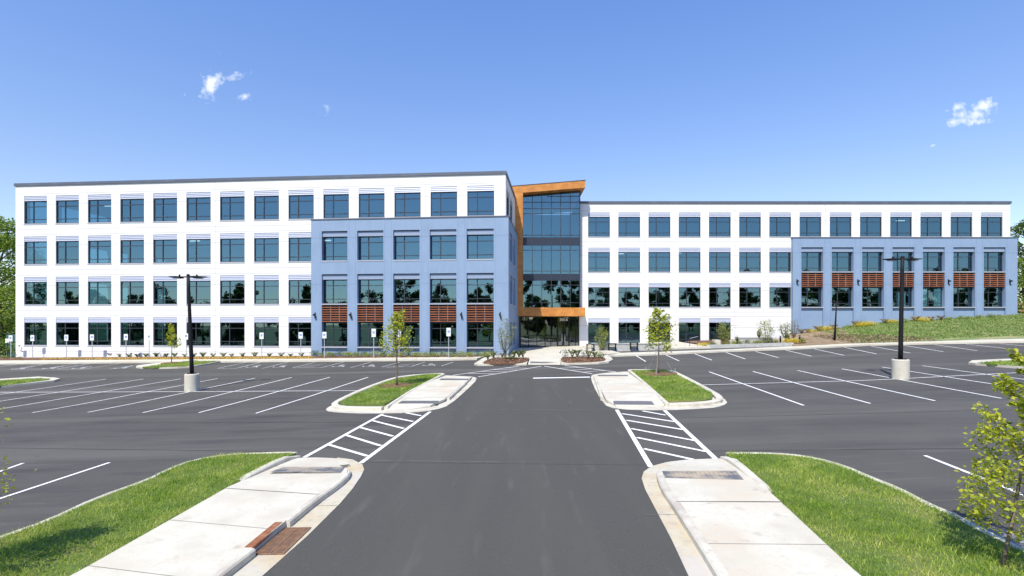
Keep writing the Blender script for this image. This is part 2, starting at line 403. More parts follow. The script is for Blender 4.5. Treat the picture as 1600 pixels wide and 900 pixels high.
sheet('sidewalk', [jl[0]]+Llo+Lw_left[::-1][:-1], .146, 'concrete', .2)
L_tact = PL([(443, 734), (540, 734), (532, 745.5), (420, 745)], .04)
def tactile(name, poly, hf):
    o = sheet(name, poly, lambda x, y: hf(x, y)+.006, 'tactile' if name == 'tactile_strip' else 'tactiledark', 0)
    o.name = 'tactile_strip'
    V = []; a = Vector(poly[0]); b = Vector(poly[1]); d = Vector(poly[3])
    mb = MB(); nx = int((b-a).length/.1); ny = max(2, int((d-a).length/.1))
    for i in range(nx):
        for j in range(ny):
            q = a+(b-a)*((i+.5)/nx)+(d-a)*((j+.5)/ny); z = g(q.x, q.y)+hf(q.x, q.y)+.006
            r = .024; n = len(mb.v)
            mb.v += [(q.x+r, q.y, z), (q.x, q.y+r, z), (q.x-r, q.y, z), (q.x, q.y-r, z), (q.x+r*.6, q.y, z+.008), (q.x, q.y+r*.6, z+.008), (q.x-r*.6, q.y, z+.008), (q.x, q.y-r*.6, z+.008)]
            mb.f += [(n, n+1, n+5, n+4), (n+1, n+2, n+6, n+5), (n+2, n+3, n+7, n+6), (n+3, n, n+4, n+7), (n+4, n+5, n+6, n+7)]
    d = mb.obj('tactile_domes', 'tactile' if name == 'tactile_strip' else 'tactiledark'); d['kind'] = 'structure'
tactile('tactile_strip', L_tact, hrampL)
# grass ridge kerb and lawn
kerb('kerb', smooth_open([P(466, 714.5), P(440, 724), P(398, 746), P(352, 770)], 1), .2, .17, hf=lambda a, t: clamp(min(a, t-a)/.8+.3, 0, 1))
Lout = PL([(463, 714.6), (445, 714), (400, 715.6), (359, 717), (302, 726), (264, 741), (227, 760), (151, 787), (75.5, 824), (0, 851)])
Lout = smooth_open(Lout, 1); Lout.append((Lout[-1][0]-5.2, Lout[-1][1]-3.4)); Lout.append((Lout[-1][0]-6, Lout[-1][1]-6))
kerb('kerb', Lout, .15, .15)
Llawn = Lout[:]+[(-22, -10)]+[Lw_left[2], Lw_left[1], P(352, 773), P(398, 747), P(440, 725)]
sheet('lawn', Llawn, .135, 'lawn', .2)
L_LAWN = Llawn

# ---- foreground island on the right
Rg = PL([(1128.5, 716.4), (1101, 717.7), (1075.7, 718.5), (1041.9, 722.7), (1018.6, 729), (1006, 737.5), (1002.6, 748), (1008, 765), (1029, 805), (1050, 845), (1073.6, 896)])
Rcurb = smooth_open([P(1052, 733), P(1034, 739), P(1031, 748), P(1040, 772), P(1058, 797), P(1082, 834), P(1110, 878)], 1)
Rcurb.append(on(Rcurb[-1], -16, 0))
sheet('gutter', Rg[2:]+[on(Rg[-1], -16)]+[on(q, 0, .45) for q in Rcurb[:2:-1]]+[P(1085, 735)], .014, 'gutter', .1)
kerb('kerb', Rcurb, .19, .15, hf=lambda a, t: clamp(.1+a/1.2, 0, 1))
def hrampR(x, y):
    v = (Vector((x, y))-Vector(P(1090, 717))).dot(DR); return .016+.13*clamp(-v/1.7, 0, 1)
Rup, Rlo = split_at(Rcurb, Vector(P(1062, 796.5)).dot(DR))
sheet('sidewalk', [P(1129, 716.8), P(1075, 719.4), P(1048, 724), P(1040, 730)]+Rup+[P(1220, 795), P(1140, 722)], hrampR, 'concrete', .1)
Rw_r = [P(1221, 796), P(1328, 900), on(P(1328, 900), -14)]
sheet('sidewalk', [(P(1221, 796.5))]+[Rw_r[1], Rw_r[2]]+Rlo[::-1], .146, 'concrete', .2)
tactile('tactile_strip', PL([(1034, 742), (1150, 742), (1162, 757), (1039, 754)], .04), hrampR)
kerb('kerb', smooth_open([P(1131, 716), P(1152, 732), P(1185, 762), P(1219, 793)], 1), .2, .17, hf=lambda a, t: clamp(min(a, t-a)/.8+.3, 0, 1))
Rout = smooth_open(PL([(1135, 716), (1150, 716), (1190, 716), (1234, 718), (1276.6, 724.7), (1319, 737), (1361, 756), (1403, 773), (1445.5, 796.5), (1488, 815.5), (1530, 838.7), (1572, 860), (1600, 874.6)]), 1)
Rout.append((Rout[-1][0]+4, Rout[-1][1]-3.2)); Rout.append((Rout[-1][0]+6, Rout[-1][1]-7))
kerb('kerb', Rout, .15, .15)
R_LAWN = Rout[:]+[(22, -10)]+[Rw_r[2], Rw_r[1], Rw_r[0], P(1190, 765), P(1152, 733)]
sheet('lawn', R_LAWN, .135, 'lawn', .2)
M['gravel'] = mat('rough_gutter', (.22, .21, .21), .9, [(12, .4, .6, (.13, .125, .13)), (40, .5, .7, (.36, .34, .31))], bump=(50, 1, .01))
sheet('gutter', PL([(1488, 812), (1530, 815), (1600, 838), (1680, 880), (1640, 892), (1572, 858)]), .01, 'gravel', 0)

def score(a, b, h=.152, w=.014, m='scoreline'):
    mb = MB(); stripe(mb, a, b, w, h); o = mb.obj('control_joint', m); o['kind'] = 'structure'
M['scoreline'] = mat('score_line', (.16, .14, .12), .9)
score(Lup[-1], P(352, 772.6), .1535, .02); score(P(424, 748.5, .1), P(518, 751, .1), .135)
for v in (-1.9, -3.8, -5.7):
    a = Vector(Lup[-1])+DR*v; b = Vector(P(352, 772.6))+DR*v; score(tuple(a), tuple(b-(b-a)*.02), .149)
score(Rup[-1], P(1220, 795.6), .1535, .02)
for v in (-1.95, -3.9, -5.8):
    a = Vector(Rup[-1])+DR*v; b = Vector(P(1220, 795.6))+DR*v; score(tuple(a), tuple(b-(b-a)*.02), .149)
for k in range(-2, 9, 2):
    for line in (Llo, Rlo):
        q = line[min(len(line)-1, 6+k*8 if k > 0 else 2)]; sg_ = 1 if line is Llo else -1
        score(q, on(q, 0, .68*sg_), .0185, .012) if k >= 0 else None
# ---- middle islands
M1 = PL([(508, 639), (513, 643.5), (551, 646), (596, 646), (645.5, 645), (681, 640.5), (702, 633.7), (732, 607), (746.5, 592), (740, 588.7), (694.6, 586.6), (677.6, 586), (626.6, 592), (610, 595.5), (587.5, 604), (565, 614), (542.5, 623), (524.5, 631)])
M2 = PL([(922.8, 587.6), (925.7, 600), (942.6, 632), (961.6, 639.5), (1033.4, 641.6), (1109.5, 638), (1130.6, 634), (1138, 627.7), (1118, 615), (1050, 582.5), (1042, 580.4), (982.7, 580.4), (949, 582.5), (928, 585)])
M1s, M2s = smooth_closed(M1, 1), smooth_closed(M2, 1)
for Q in (M1s, M2s): sheet('gutter', Q, .012, 'kerb', .1)
g1 = PL([(528, 633), (536, 636), (601, 636), (641.5, 614.4), (691, 587.5), (672, 587.2), (632, 592.3), (612, 597), (590, 605.5), (560, 618.5)])
g2 = PL([(985, 581.5), (1041, 581.5), (1052, 586), (1114, 618.5), (1112, 628), (1095, 631), (1042, 632), (1010, 604)])
def wide(Q, sm=1): return smooth_closed(Q, sm)
W1 = PL([(601, 643), (640, 641), (672, 637), (694, 629), (724, 603), (738, 590.5), (693, 588), (645, 614.5)])
W2 = PL([(930, 587), (980, 584.3), (1044, 633), (1034, 637), (963, 636), (947, 629), (934, 603)])
def hr(Pn, Pf):
    a, b = Vector(Pn), Vector(Pf); L = (b-a).dot(DR)
    return lambda x, y: .02+.13*clamp(min((Vector((x, y))-a).dot(DR), L-(Vector((x, y))-a).dot(DR))/1.5, 0, 1)
h1 = hr(P(645, 643), P(715, 588.5)); h2 = hr(P(1000, 638), P(955, 584.5))
sheet('sidewalk', W1, h1, 'concrete', .1); sheet('sidewalk', W2, h2, 'concrete', .1)
kerb('kerb', smooth_open(PL([(598, 641), (560, 641), (532, 640), (521, 636), (530, 629), (560, 614.5), (590, 602.5), (612, 594.8), (630, 590.5), (672, 587), (692, 586.6)]), 1), .3, .15)
kerb('kerb', smooth_open(PL([(1044, 636), (1095, 634), (1118, 631), (1126, 627), (1118, 619), (1056, 585), (1043, 581), (985, 580.8)]), 1), .3, .15)
kerb('kerb', PL([(603, 641), (641, 615.2), (693, 587.3)]), .18, .17); kerb('kerb', PL([(1043, 636), (1010, 605), (983, 581.5)]), .18, .17)
kerb('kerb', PL([(700, 626), (724, 604), (735, 592)]), .15, .15); kerb('kerb', PL([(941, 626), (934, 604), (929, 590)]), .15, .15)
sheet('lawn', g1, .14, 'lawn', .2); sheet('lawn', g2, .14, 'lawn', .2)
tactile('tactile_d', PL([(628, 628), (686, 628), (682, 631.5), (622, 631.5)], .1), h1)
tactile('tactile_d', PL([(690, 592.6), (733, 593), (731, 595.3), (686, 594.8)], .1), h1)
tactile('tactile_d', PL([(958, 627.3), (1018, 627.3), (1023, 631), (959, 631)], .1), h2)
tactile('tactile_d', PL([(934, 587), (980, 587), (982, 589), (935, 589)], .1), h2)

for (a, b) in (((622, 623.5), (704, 620)), ((668, 604), (722, 603)), ((931, 600), (1004, 600)), ((938, 614), (1022, 614))): score(P(*a, .15), P(*b, .15), .156, .03)
# ---- small islands further out
I3 = PL([(212, 575.5), (214, 573), (262, 567.5), (300, 563.5), (356, 562.5), (358, 564.2), (312, 572.5), (290, 575.5), (240, 576.8)])
sheet('kerb', smooth_closed(I3, 1), .13, 'kerb', .2)
I3g = PL([(222, 573.6), (262, 568), (300, 564.5), (345, 563.6), (312, 569.2), (288, 572.4), (240, 574)], .15)
sheet('lawn', I3g, .15, 'lawn', .1)
I4 = PL([(-90, 607), (-90, 596), (0, 594.5), (60, 591), (86, 592.6), (94, 594), (84, 597), (0, 606.5), (-60, 614)])
sheet('kerb', I4, .13, 'kerb', .2)
I4g = PL([(-85, 603), (-85, 595.5), (0, 594.3), (60, 591), (79, 591.8), (76, 593.5), (0, 603), (-50, 609)], .15)
sheet('lawn', I4g, .15, 'lawn', .1)
I5 = PL([(1513, 569.5), (1519, 566), (1560, 564), (1650, 561), (1700, 560), (1700, 582), (1650, 579.5), (1590, 576), (1525, 571)])
sheet('kerb', I5, .13, 'kerb', .2)
I5g = PL([(1527, 566.8), (1560, 564.2), (1650, 561.5), (1690, 561), (1690, 578), (1600, 572.2), (1545, 568.8)], .15)
sheet('lawn', I5g, .15, 'lawn', .1)

# ---- walks along the building
wl = densify(edge_left, 4)
walk_left = edge_left+[P(757, 556.5, .15)]+PL([(740, 557.3), (500, 559.8), (250, 561.4), (0, 563.2)], .15)
ext = lambda p, dx, dy: (p[0]+dx, p[1]+dy)
walk_left = [ext(edge_left[0], -12, 1)]+walk_left+[ext(walk_left[-1], -12, 1)]
sheet('sidewalk', walk_left, .15, 'concrete', .3)
walk_right = edge_right+[ext(edge_right[-1], 16, 0)]
back_right = PL([(1600, 529), (1361, 534), (1319, 536.3), (1240, 540.8), (1150, 545), (1100, 547.2), (1040, 549)], .15)
sheet('sidewalk', walk_right+[ext(back_right[0], 16, 0)]+back_right+[(edge_right[0][0]+1.0, back_right[-1][1]), P(949, 556, .15)], .15, 'concrete', .3)
# entrance plaza between the two wings
pz = lambda x, y: .15*clamp((64-y)/8, 0, 1)+.01
sheet('plaza', [P(822, 563), P(878, 563), P(905, 558), P(949, 555.8), (edge_right[0][0]+1.05, back_right[-1][1]-.1), (8.95, 64.3), (.4, 66), (-.3, 53), P(757, 557)], pz, 'concrete', .3)
def hent(x, y): return .02+.13*clamp((y-P(850, 569.5)[1])/1.6, 0, 1)
sheet('sidewalk', PL([(825, 570), (876, 570), (873, 562), (829, 562)]), hent, 'concrete', .1)
tactile('tactile_d', PL([(829, 566.3), (874, 566.3), (874, 567.6), (828, 567.6)], .06), hent)
bedL = PL([(741, 570.4), (747, 571.8), (823, 570.7), (826, 560.5), (833, 557.2), (770, 557.3), (757, 560)])
bedR = PL([(877, 570.2), (935, 569.2), (951, 567.6), (958, 564), (950, 556.6), (905, 556.5), (874, 557), (872, 561)])
for nm, Q in (('kerb', bedL), ('kerb', bedR)): sheet(nm, Q, .13, 'kerb', .3)
mulL = PL([(751, 566.6), (768, 568), (818, 566.8), (829, 558.6), (770, 558.5)], .2)
mulR = PL([(877, 565.7), (915, 565.4), (944, 563), (947, 560), (941, 557.5), (876, 557.8)], .2)
for Q in (mulL, mulR): sheet('planting_bed', smooth_closed(Q, 1), .19, 'mulch', .1)

# ------------------------------------------------------------------ painted markings
stripes('stall_lines', [((-35, 645.3), (165.4, 592.4)), ((-118, 645.6), (106, 592.6)), ((-200, 646), (48, 593)), ((-1, 643), (224, 592.4)) if False else ((-31, 645), (165.4, 592.4)),
    ((-60, 645), (165, 592.5)) if False else ((50.6, 644.9), (340, 591.6)), ((137, 644.4), (398.5, 591)), ((222.8, 645), (455.5, 590)), ((310.5, 645), (515.5, 589.5)), ((399.6, 646), (575, 589.6)),
    ((-36, 644.6), (282.4, 592)), ((-120, 645), (224, 592.4)), ((0, 613), (571.8, 610.3)), ((-60, 613.2), (0, 613))][3 if False else 4:] +
    [((-205, 646), (165.4, 592.4))], .1)
stripes('stall_lines', [((1108, 581), (1256, 633.7)), ((1176.4, 580.4), (1359.8, 630.6)), ((1246.4, 579), (1461, 626.4)), ((1315.5, 576.4), (1564.5, 622.6)),
    ((1378, 573.6), (1680, 620)), ((1441, 571.5), (1780, 617)), ((1089.8, 601.7), (1338, 595)), ((1338, 595), (1395, 592.6)), ((1395, 592.6), (1572, 583.3)), ((1572, 583.3), (1660, 579))], .1)
stripes('stall_lines', [((1445, 712), (1526, 744)), ((1526, 744), (1640, 790)), ((-160, 832), (171, 723)), ((-200, 808), (36, 724)), ((1640, 705), (1760, 745))], .1)
stripes('stall_lines', [((993, 555.3), (1009, 565)), ((1040.6, 554.8), (1061, 564)), ((1085.4, 552.9), (1112.5, 562.9)), ((1134.4, 550.8), (1164.5, 561)), ((1180.8, 549.3), (1216, 558.8)), ((1228, 547.4), (1268, 556.7)),
    ((1272, 545.2), (1319, 555.3)), ((1319, 542.8), (1369.5, 553)), ((1361, 541), (1422, 551.7)), ((1412, 539.8), (1474, 549.5)), ((1460, 538.6), (1527, 547.9)), ((1509, 537.6), (1582, 545.7)), ((1561.6, 537), (1640, 544))], .1)
fr_ = [(340, 575.7, 386), (369, 575.7, 408), (410, 575.7, 450), (457, 575, 493), (502, 574.5, 537), (548, 574.5, 580), (596.5, 573.5, 625), (642.6, 572.8, 664), (690, 572, 708)]
segs = [((a, b), (c, 565.8)) for a, b, c in fr_]
segs += [((a, 576.8), (a+56, 568)) for a in (-20, 23, 66, 88, 131, 172)]
segs += [((457, 575), (502, 574.5)), ((596.5, 573.5), (642.6, 572.8)), ((340, 575.7), (369, 575.7)), ((23, 576.8), (66, 576.8)), ((88, 576.8), (131, 576.8))]
for a, c in ((457, 502), (596.5, 642.6), (23, 66), (88, 131)):
    for k in (0, 1, 2):
        segs.append(((a+8+k*10, 574.2-k*2.0), (a+34+k*9, 572.6-k*2.0)))
stripes('stall_lines', segs, .1, 'worn')
# wheelchair symbols on the asphalt
for sx, sy in ((395, 573.3), (437, 573.2), (529.5, 572.5), (577, 572.2), (671, 570.6), (30, 576.3), (78, 575.5), (124, 575.3), (190, 575), (300, 577)):
    if sx == 300: continue
    c = P(sx, sy); mb = MB()
    q = lambda a, b: on(c, a, b)
    ring = [q(.42*math.cos(t), -.1+.42*math.sin(t)) for t in [R(20+k*22) for k in range(13)]]
    for a, b in zip(ring, ring[1:]): stripe(mb, a, b, .12, .012)
    stripe(mb, q(1.0, -.15), q(.15, -.1), .14, .013); stripe(mb, q(.15, -.1), q(.15, .35), .14, .014); stripe(mb, q(.15, .35), q(-.45, .55), .14, .015); stripe(mb, q(.62, -.12), q(.6, .3), .12, .016)
    stripe(mb, q(1.12, -.14), q(1.36, -.14), .24, .014)
    o = mb.obj('wheelchair_marking', 'worn'); o['kind'] = 'structure'
M['seam'] = mat('paving_seam', (.040, .038, .036), .9); M['seamlight'] = mat('dusty_seam', (.13, .125, .115), .9, [(4, .4, .6, (.08, .077, .072))])
stripes('paving_seam', [((570, 722.5), (1008, 727))], .018, 'seam', .0068); stripes('paving_seam', [((566, 719.5), (780, 722)), ((960, 640.5), (700, 640))], .05, 'seamlight', .0062)
stripes('paving_seam', [((0, 661), (640, 660)), ((1000, 655), (1600, 640)), ((1130, 610), (1600, 600)), ((0, 581.5), (700, 578.5)), ((1000, 569), (1600, 551))], .03, 'seam', .0052)
stripes('paving_seam', [((1100, 705), (1600, 700)), ((-10, 700), (470, 706))], .03, 'seam', .0056)
# crosswalks
cl_ = [((475.5, 715), (598, 647)), ((563.5, 724), (672, 643.5)), ((513, 695), (574, 713)), ((540, 680), (595, 697)), ((562, 668), (614, 682)), ((582, 657.5), (631, 670)), ((596, 649), (645.5, 659)), ((630, 644.5), (658, 650))]
stripes('crosswalk', cl_[:2], .14); stripes('crosswalk', cl_[2:], .13, h=.012)
cr_ = [((963.7, 640.4), (1017, 730)), ((1038.5, 641.6), (1118, 717)), ((972, 646.7), (1054.6, 659.4)), ((978.5, 657), (1069, 672)), ((985.7, 670), (1086, 689)), ((995, 684), (1103, 706)), ((1006, 701.6), (1083, 718.5)), ((1004, 642.5), (1040, 649))]
stripes('crosswalk', cr_[:2], .14); stripes('crosswalk', cr_[2:], .13, h=.012)
stripes('stop_line', [((833, 591), (922, 589.3))], .45)
stripes('crosswalk', [((707.5, 586.5), (812.5, 571.8)), ((747, 589), (846, 572.3)), ((850, 572.2), (925, 584)), ((882, 571), (962.5, 581.3))], .12)
stripes('crosswalk', [((771, 577.8), (808, 578.4)), ((752, 580.6), (792, 581.2)), ((731, 583.6), (775, 584.3)), ((905, 574.3), (875, 575.7)), ((925, 576.6), (893, 578.4)), ((945, 579.2), (912, 581.3)), ((790, 575.2), (824, 575.6))], .12, h=.012)

# ------------------------------------------------------------------ buildings
FL = [4.0, 8.27, 12.54, 16.81]     # window heads
SILL = [1.62, 5.89, 10.16, 14.43]
GH = 2.38
BO = Vector((5, 64, .9))
office = thing('office_building', 'long four-storey white and blue office block with a wooden framed glass entrance', 'office building', tuple(BO))
def local(fr): return lambda s, d, z: tuple(Vector(fr(s, d, z))-BO)
class Facade:
    def __init__(s, o, ang): s.o = o; s.a = ang; s.u = (math.cos(ang), math.sin(ang)); s.n = (math.sin(ang), -math.cos(ang))
    def __call__(s, a, d, z):   # a along, d outward, z up
        return (s.o[0]+s.u[0]*a+s.n[0]*d, s.o[1]+s.u[1]*a+s.n[1]*d, z)
th = math.atan(.09)
cx0, cy0 = -.62, 51.52
LW = Facade((cx0-math.cos(th)*52.1, cy0+math.sin(th)*52.1), -th)       # s 0..52.1 left to right
LS = Facade((cx0, cy0), math.pi/2-th)                                    # right flank, going away from the camera
DL = 24.0
LE = Facade((LW.o[0]+math.sin(th)*DL, LW.o[1]+math.cos(th)*DL), -math.pi/2-th)  # left flank, from the back to the front
LB = 52.1
RW = Facade((8.12, 64.4), 0)      # s 0..52.3
RE = Facade((60.4, 64.4), math.pi/2)

def wall(fr, s0, s1, z0, z1, holes, depth, m, name, d=0.0, skip=()):
    """a wall front with openings [(a0,a1,b0,b1)] and their reveals"""
    mb = MB(); L = local(fr)
    hs = list(holes)+list(skip)
    S = sorted({s0, s1, *[h[0] for h in hs], *[h[1] for h in hs]}); S = [s for s in S if s0 <= s <= s1]
    Z = sorted({z0, z1, *[h[2] for h in hs], *[h[3] for h in hs]}); Z = [z for z in Z if z0 <= z <= z1]
    for a, b in zip(S, S[1:]):
        for c, e in zip(Z, Z[1:]):
            ms, mz = (a+b)/2, (c+e)/2
            if any(h[0] < ms < h[1] and h[2] < mz < h[3] for h in hs): continue
            mb.quad(L(a, d, c), L(b, d, c), L(b, d, e), L(a, d, e))
    for (a, b, c, e) in holes:
        D = d-depth
        mb.quad(L(a, d, c), L(a, D, c), L(a, D, e), L(a, d, e)); mb.quad(L(b, D, c), L(b, d, c), L(b, d, e), L(b, D, e))
        mb.quad(L(a, d, e), L(a, D, e), L(b, D, e), L(b, d, e)); mb.quad(L(a, D, c), L(a, d, c), L(b, d, c), L(b, D, c))
    me = bpy.data.meshes.new(name); me.from_pydata(mb.v, [], mb.f); me.materials.append(M[m])
    o = bpy.data.objects.new(name, me); link(o, office); return o

# window prototypes (local: x along, y into the wall, z up from the sill, origin bottom centre)
W = 2.64
def window_proto(gh, header, recess):
    w = W/2; fr = MB(); t = .07; y0, y1 = recess-.06, recess+.05
    for (a, b, c, e) in ((-w, -w+t, 0, gh), (w-t, w, 0, gh), (-w+t, w-t, gh-t, gh), (-w+t, w-t, 0, .07)): fr.box(a, b, y0, y1, c, e)
    mx = -w+W*.37
    fr.box(mx-.035, mx+.035, y0+.012, y1-.01, .07, gh-t)
    for zz in (.19, .755): fr.box(-w+t, mx-.03, y0+.014, y1-.012, gh*zz-.032, gh*zz+.032); fr.box(mx+.03, w-t, y0+.014, y1-.012, gh*zz-.032, gh*zz+.032)
    F_ = fr.mesh('window', 'frame')
    sl = MB(); sl.box(-w-.03, w+.03, -.03, y1, -.13, -.012); S_ = sl.mesh('sill', 'alu')
    pn = MB(); pn.quad((-w+.02, recess+.012, .03), (w-.02, recess+.012, .03), (w-.02, recess+.012, gh-.02), (-w+.02, recess+.012, gh-.02)); P_ = pn.mesh('pane', 'glass')
    H_ = None
    if header:
        h = MB(); m_ = 'louvre' if header == 'white' else 'bluelouvre'; y = .01 if header == 'white' else .1
        h.box(-w+.002, w-.002, y+.05, recess+.05 if header != 'white' else y+.1, gh+.005, gh+(.53 if header == 'white' else .46))
        if header == 'white':
            for k in range(3): z = gh+.02+k*.17; h.hexa([(-w+.004, y-.0, z), (w-.004, y-.0, z), (w-.004, y+.05, z), (-w+.004, y+.05, z), (-w+.004, y+.035, z+.13), (w-.004, y+.035, z+.13), (w-.004, y+.05, z+.13), (-w+.004, y+.05, z+.13)])
        H_ = h.mesh('louvre_panel', m_)
    return F_, P_, S_, H_
PROTO = {'white': window_proto(GH, 'white', .14), 'blue': window_proto(GH, 'blue', .5), 'plain': window_proto(GH, None, .5), 'tall': window_proto(2.62, 'white', .14)}
def place_window(kind, fr, s, z, name='window', header=True):
    F_, P_, S_, H_ = PROTO[kind]
    o = bpy.data.objects.new(name, F_); link(o, office)
    o.location = Vector(fr(s, 0, z))-BO; o.rotation_euler = (0, 0, fr.a)
    for n, me in (('pane', P_), ('sill', S_), ('louvre_panel', H_)):
        if me is None: continue
        link(bpy.data.objects.new(n, me), o)
    return o
ZB = -.6; TOP = 18.41; CT = 18.7; BT = 14.3
# --- left wing front
tw = [52.1-(2.44+3.643*i) for i in range(14)]     # window centres, right to left
bs0 = 52.1-19.42                                  # start of the blue block
holes = []
for i, s in enumerate(tw):
    for f in range(4):
        if f < 3 and s > bs0: continue
        zt = FL[f]+.53
        holes.append((s-W/2, s+W/2, SILL[f], zt)); place_window('white', LW, s, SILL[f])
wall(LW, 0, 52.1, ZB, TOP, holes, .2, 'white', 'wall', skip=[(bs0+.02, 52.1, ZB, BT-.13)])
# --- blue block on the left wing, 0.35 m in front
class Shift:
    def __init__(s, f, d): s.f = f; s.d = d; s.a = f.a
    def __call__(s, a, d, z): return s.f(a, d+s.d, z)
LBF = Shift(LW, .38)
bh = []
bl = [s for s in tw if s > bs0]
for s in bl:
    bh.append((s-W/2, s+W/2, SILL[2], FL[2]+.53)); bh.append((s-W/2, s+W/2, ZB, FL[1]+.53))
    place_window('blue', LBF, s, SILL[2], 'recessed_window'); place_window('blue', LBF, s, SILL[1], 'recessed_window'); place_window('plain', LBF, s, SILL[0], 'recessed_window')
wall(LBF, bs0, 52.1+.32, ZB, BT-.12, bh, .55, 'blue', 'wall')
def screen(fr, s, z0, z1):
    L = lambda a, d, z: fr(a, d, z)
    mb = MB(); n = 7; w = W/2-.02; st = (z1-z0)/n
    for k in range(n): mb.box(-w, w, .06, .17, z0-z0+k*st+.03, k*st+st*.42)
    o = bpy.data.objects.new('slatted_screen', mb.mesh('slatted_screen', 'slat')) if (z1-z0) not in SCR else bpy.data.objects.new('slatted_screen', SCR[z1-z0][0])
    if (z1-z0) not in SCR:
        r = MB(); r.box(-.015, .015, .1, .175, .0, z1-z0)
        bk = MB(); bk.box(-w, w, .42, .47, -.1, z1-z0+.1)
        SCR[z1-z0] = (o.data, r.mesh('upright', 'alu'), bk.mesh('spandrel_panel', 'darkpanel'))
    link(o, office); o.location = Vector(fr(s, 0, z0))-BO; o.rotation_euler = (0, 0, fr.a)
    [setattr(link(bpy.data.objects.new('upright', SCR[z1-z0][1]), o), 'location', (x, 0, 0)) for x in (-.44, .44)]; link(bpy.data.objects.new('spandrel_panel', SCR[z1-z0][2]), o)
SCR = {}
mbp = MB()
for s in bl:
    screen(LBF, s, 4.06, 5.68)
    L = local(LBF); mbp.box(s-W/2+.001, s+W/2-.001, -.54, -.22, ZB, SILL[0]-.13, L)
mbp.obj('base_panel', 'blue', office)
# blue caps and flank
mb = MB(); L = local(LBF)
mb.box(bs0-.05, 52.1+.37, -.6, .05, BT-.12, BT, L); mb.obj('coping', 'coping', office)
mb = MB(); mb.quad(L(bs0, 0, ZB), L(bs0, -.6, ZB), L(bs0, -.6, BT-.12), L(bs0, 0, BT-.12)); mb.obj('wall_return', 'blue', office)
# --- right flank of the left wing (white above, blue below)
fw = [2.5, 6.15]
hh = [(s-W/2, s+W/2, SILL[3], FL[3]+.53) for s in fw]
wall(LS, 0, DL, BT-.2, TOP, hh, .2, 'white', 'wall')
LSB = Shift(LS, .32)
hb = []
for s in fw:
    place_window('white', LS, s, SILL[3], 'side_window')
    hb += [(s-W/2, s+W/2, SILL[2], FL[2]+.53), (s-W/2, s+W/2, SILL[1], FL[1]+.53), (s-W/2, s+W/2, SILL[0], FL[0])]
    for f in (0, 1, 2): place_window('plain' if f == 0 else 'blue', LSB, s, SILL[f], 'side_window')
wall(LSB, -.38, DL, ZB, BT-.12, hb, .55, 'blue', 'wall')
mb = MB(); L = local(LSB); mb.box(-.2, DL, -.6, .05, BT-.12, BT-.002, L); mb.obj('coping', 'coping', office)
# --- left flank
lw_ = [3.0+3.66*i for i in range(6)]
hh = [(s-W/2, s+W/2, SILL[f], FL[f]+.53) for s in lw_ for f in range(4)]
wall(LE, 0, DL, ZB, TOP, hh, .2, 'white', 'wall')
mb = MB(); L = local(LE)
for s in lw_:
    for f in range(4): mb.quad(L(s-W/2, -.15, SILL[f]), L(s+W/2, -.15, SILL[f]), L(s+W/2, -.15, FL[f]+.53), L(s-W/2, -.15, FL[f]+.53))
mb.obj('flank_glazing', 'glass', office)
mb = MB(); L = local(LW)
mb.box(0, 52.1, -DL, -DL+.2, ZB, TOP, L); mb.obj('rear_wall', 'white', office)
mb = MB(); mb.box(.02, 52.08, -DL+.02, -.02, TOP-.3, TOP-.02, L); mb.obj('roof', 'interior', office)
mb = MB()
mb.box(-.1, 52.2, -.3, .1, TOP, CT, L); mb.box(-.1, .3, -DL, -.3, TOP, CT, L); mb.box(51.8, 52.2, -DL, -.3, TOP, CT, L); mb.box(.3, 51.8, -DL, -DL+.3, TOP, CT, L)
mb.obj('coping', 'coping', office)
# interiors: slabs, core, columns
def interior(L, s0, s1, dep, base, corez, colx):
    mb = MB()
    for z in [base]+[f+.62 for f in FL[:3]]: mb.box(s0+.25, s1-.25, -dep+.25, -.6, z-.05, z+.55, L)
    mb.obj('floor_slab', 'ceil', office)
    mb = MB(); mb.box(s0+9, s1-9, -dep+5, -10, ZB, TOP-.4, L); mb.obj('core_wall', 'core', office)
    mb = MB()
    for s in colx:
        mb.box(s-.22, s+.22, -6.4, -5.96, ZB, TOP-.4, L); mb.box(s-.2, s+.2, -14.4, -13.96, ZB, TOP-.4, L)
    mb.obj('interior_column', 'interior', office)
interior(local(LW), 0, 52.1, DL, .35, 0, [tw[i]+1.82 for i in (0, 3, 5, 8, 10, 12)])
ml = bpy.data.materials.new('lamp_glow'); ml.use_nodes = True; ml.node_tree.nodes['Principled BSDF'].inputs['Emission Color'].default_value = (1, .97, .9, 1); ml.node_tree.nodes['Principled BSDF'].inputs['Emission Strength'].default_value = 1.6; M['glow'] = ml
def ceiling_light(fr, s, f, dep):
    mb = MB(); mb.box(s-.55, s+.55, -dep-.09, -dep+.09, FL[f]+.46, FL[f]+.53, local(fr)); mb.obj('ceiling_light', 'glow', office)
for i, f, dp in ((9, 2, 4.2), (11, 1, 5.0), (5, 2, 5.2), (3, 2, 3.4), (7, 1, 4.4), (1, 1, 4.8), (12, 3, 5.0)): ceiling_light(LW, tw[i]+.2, f, dp)
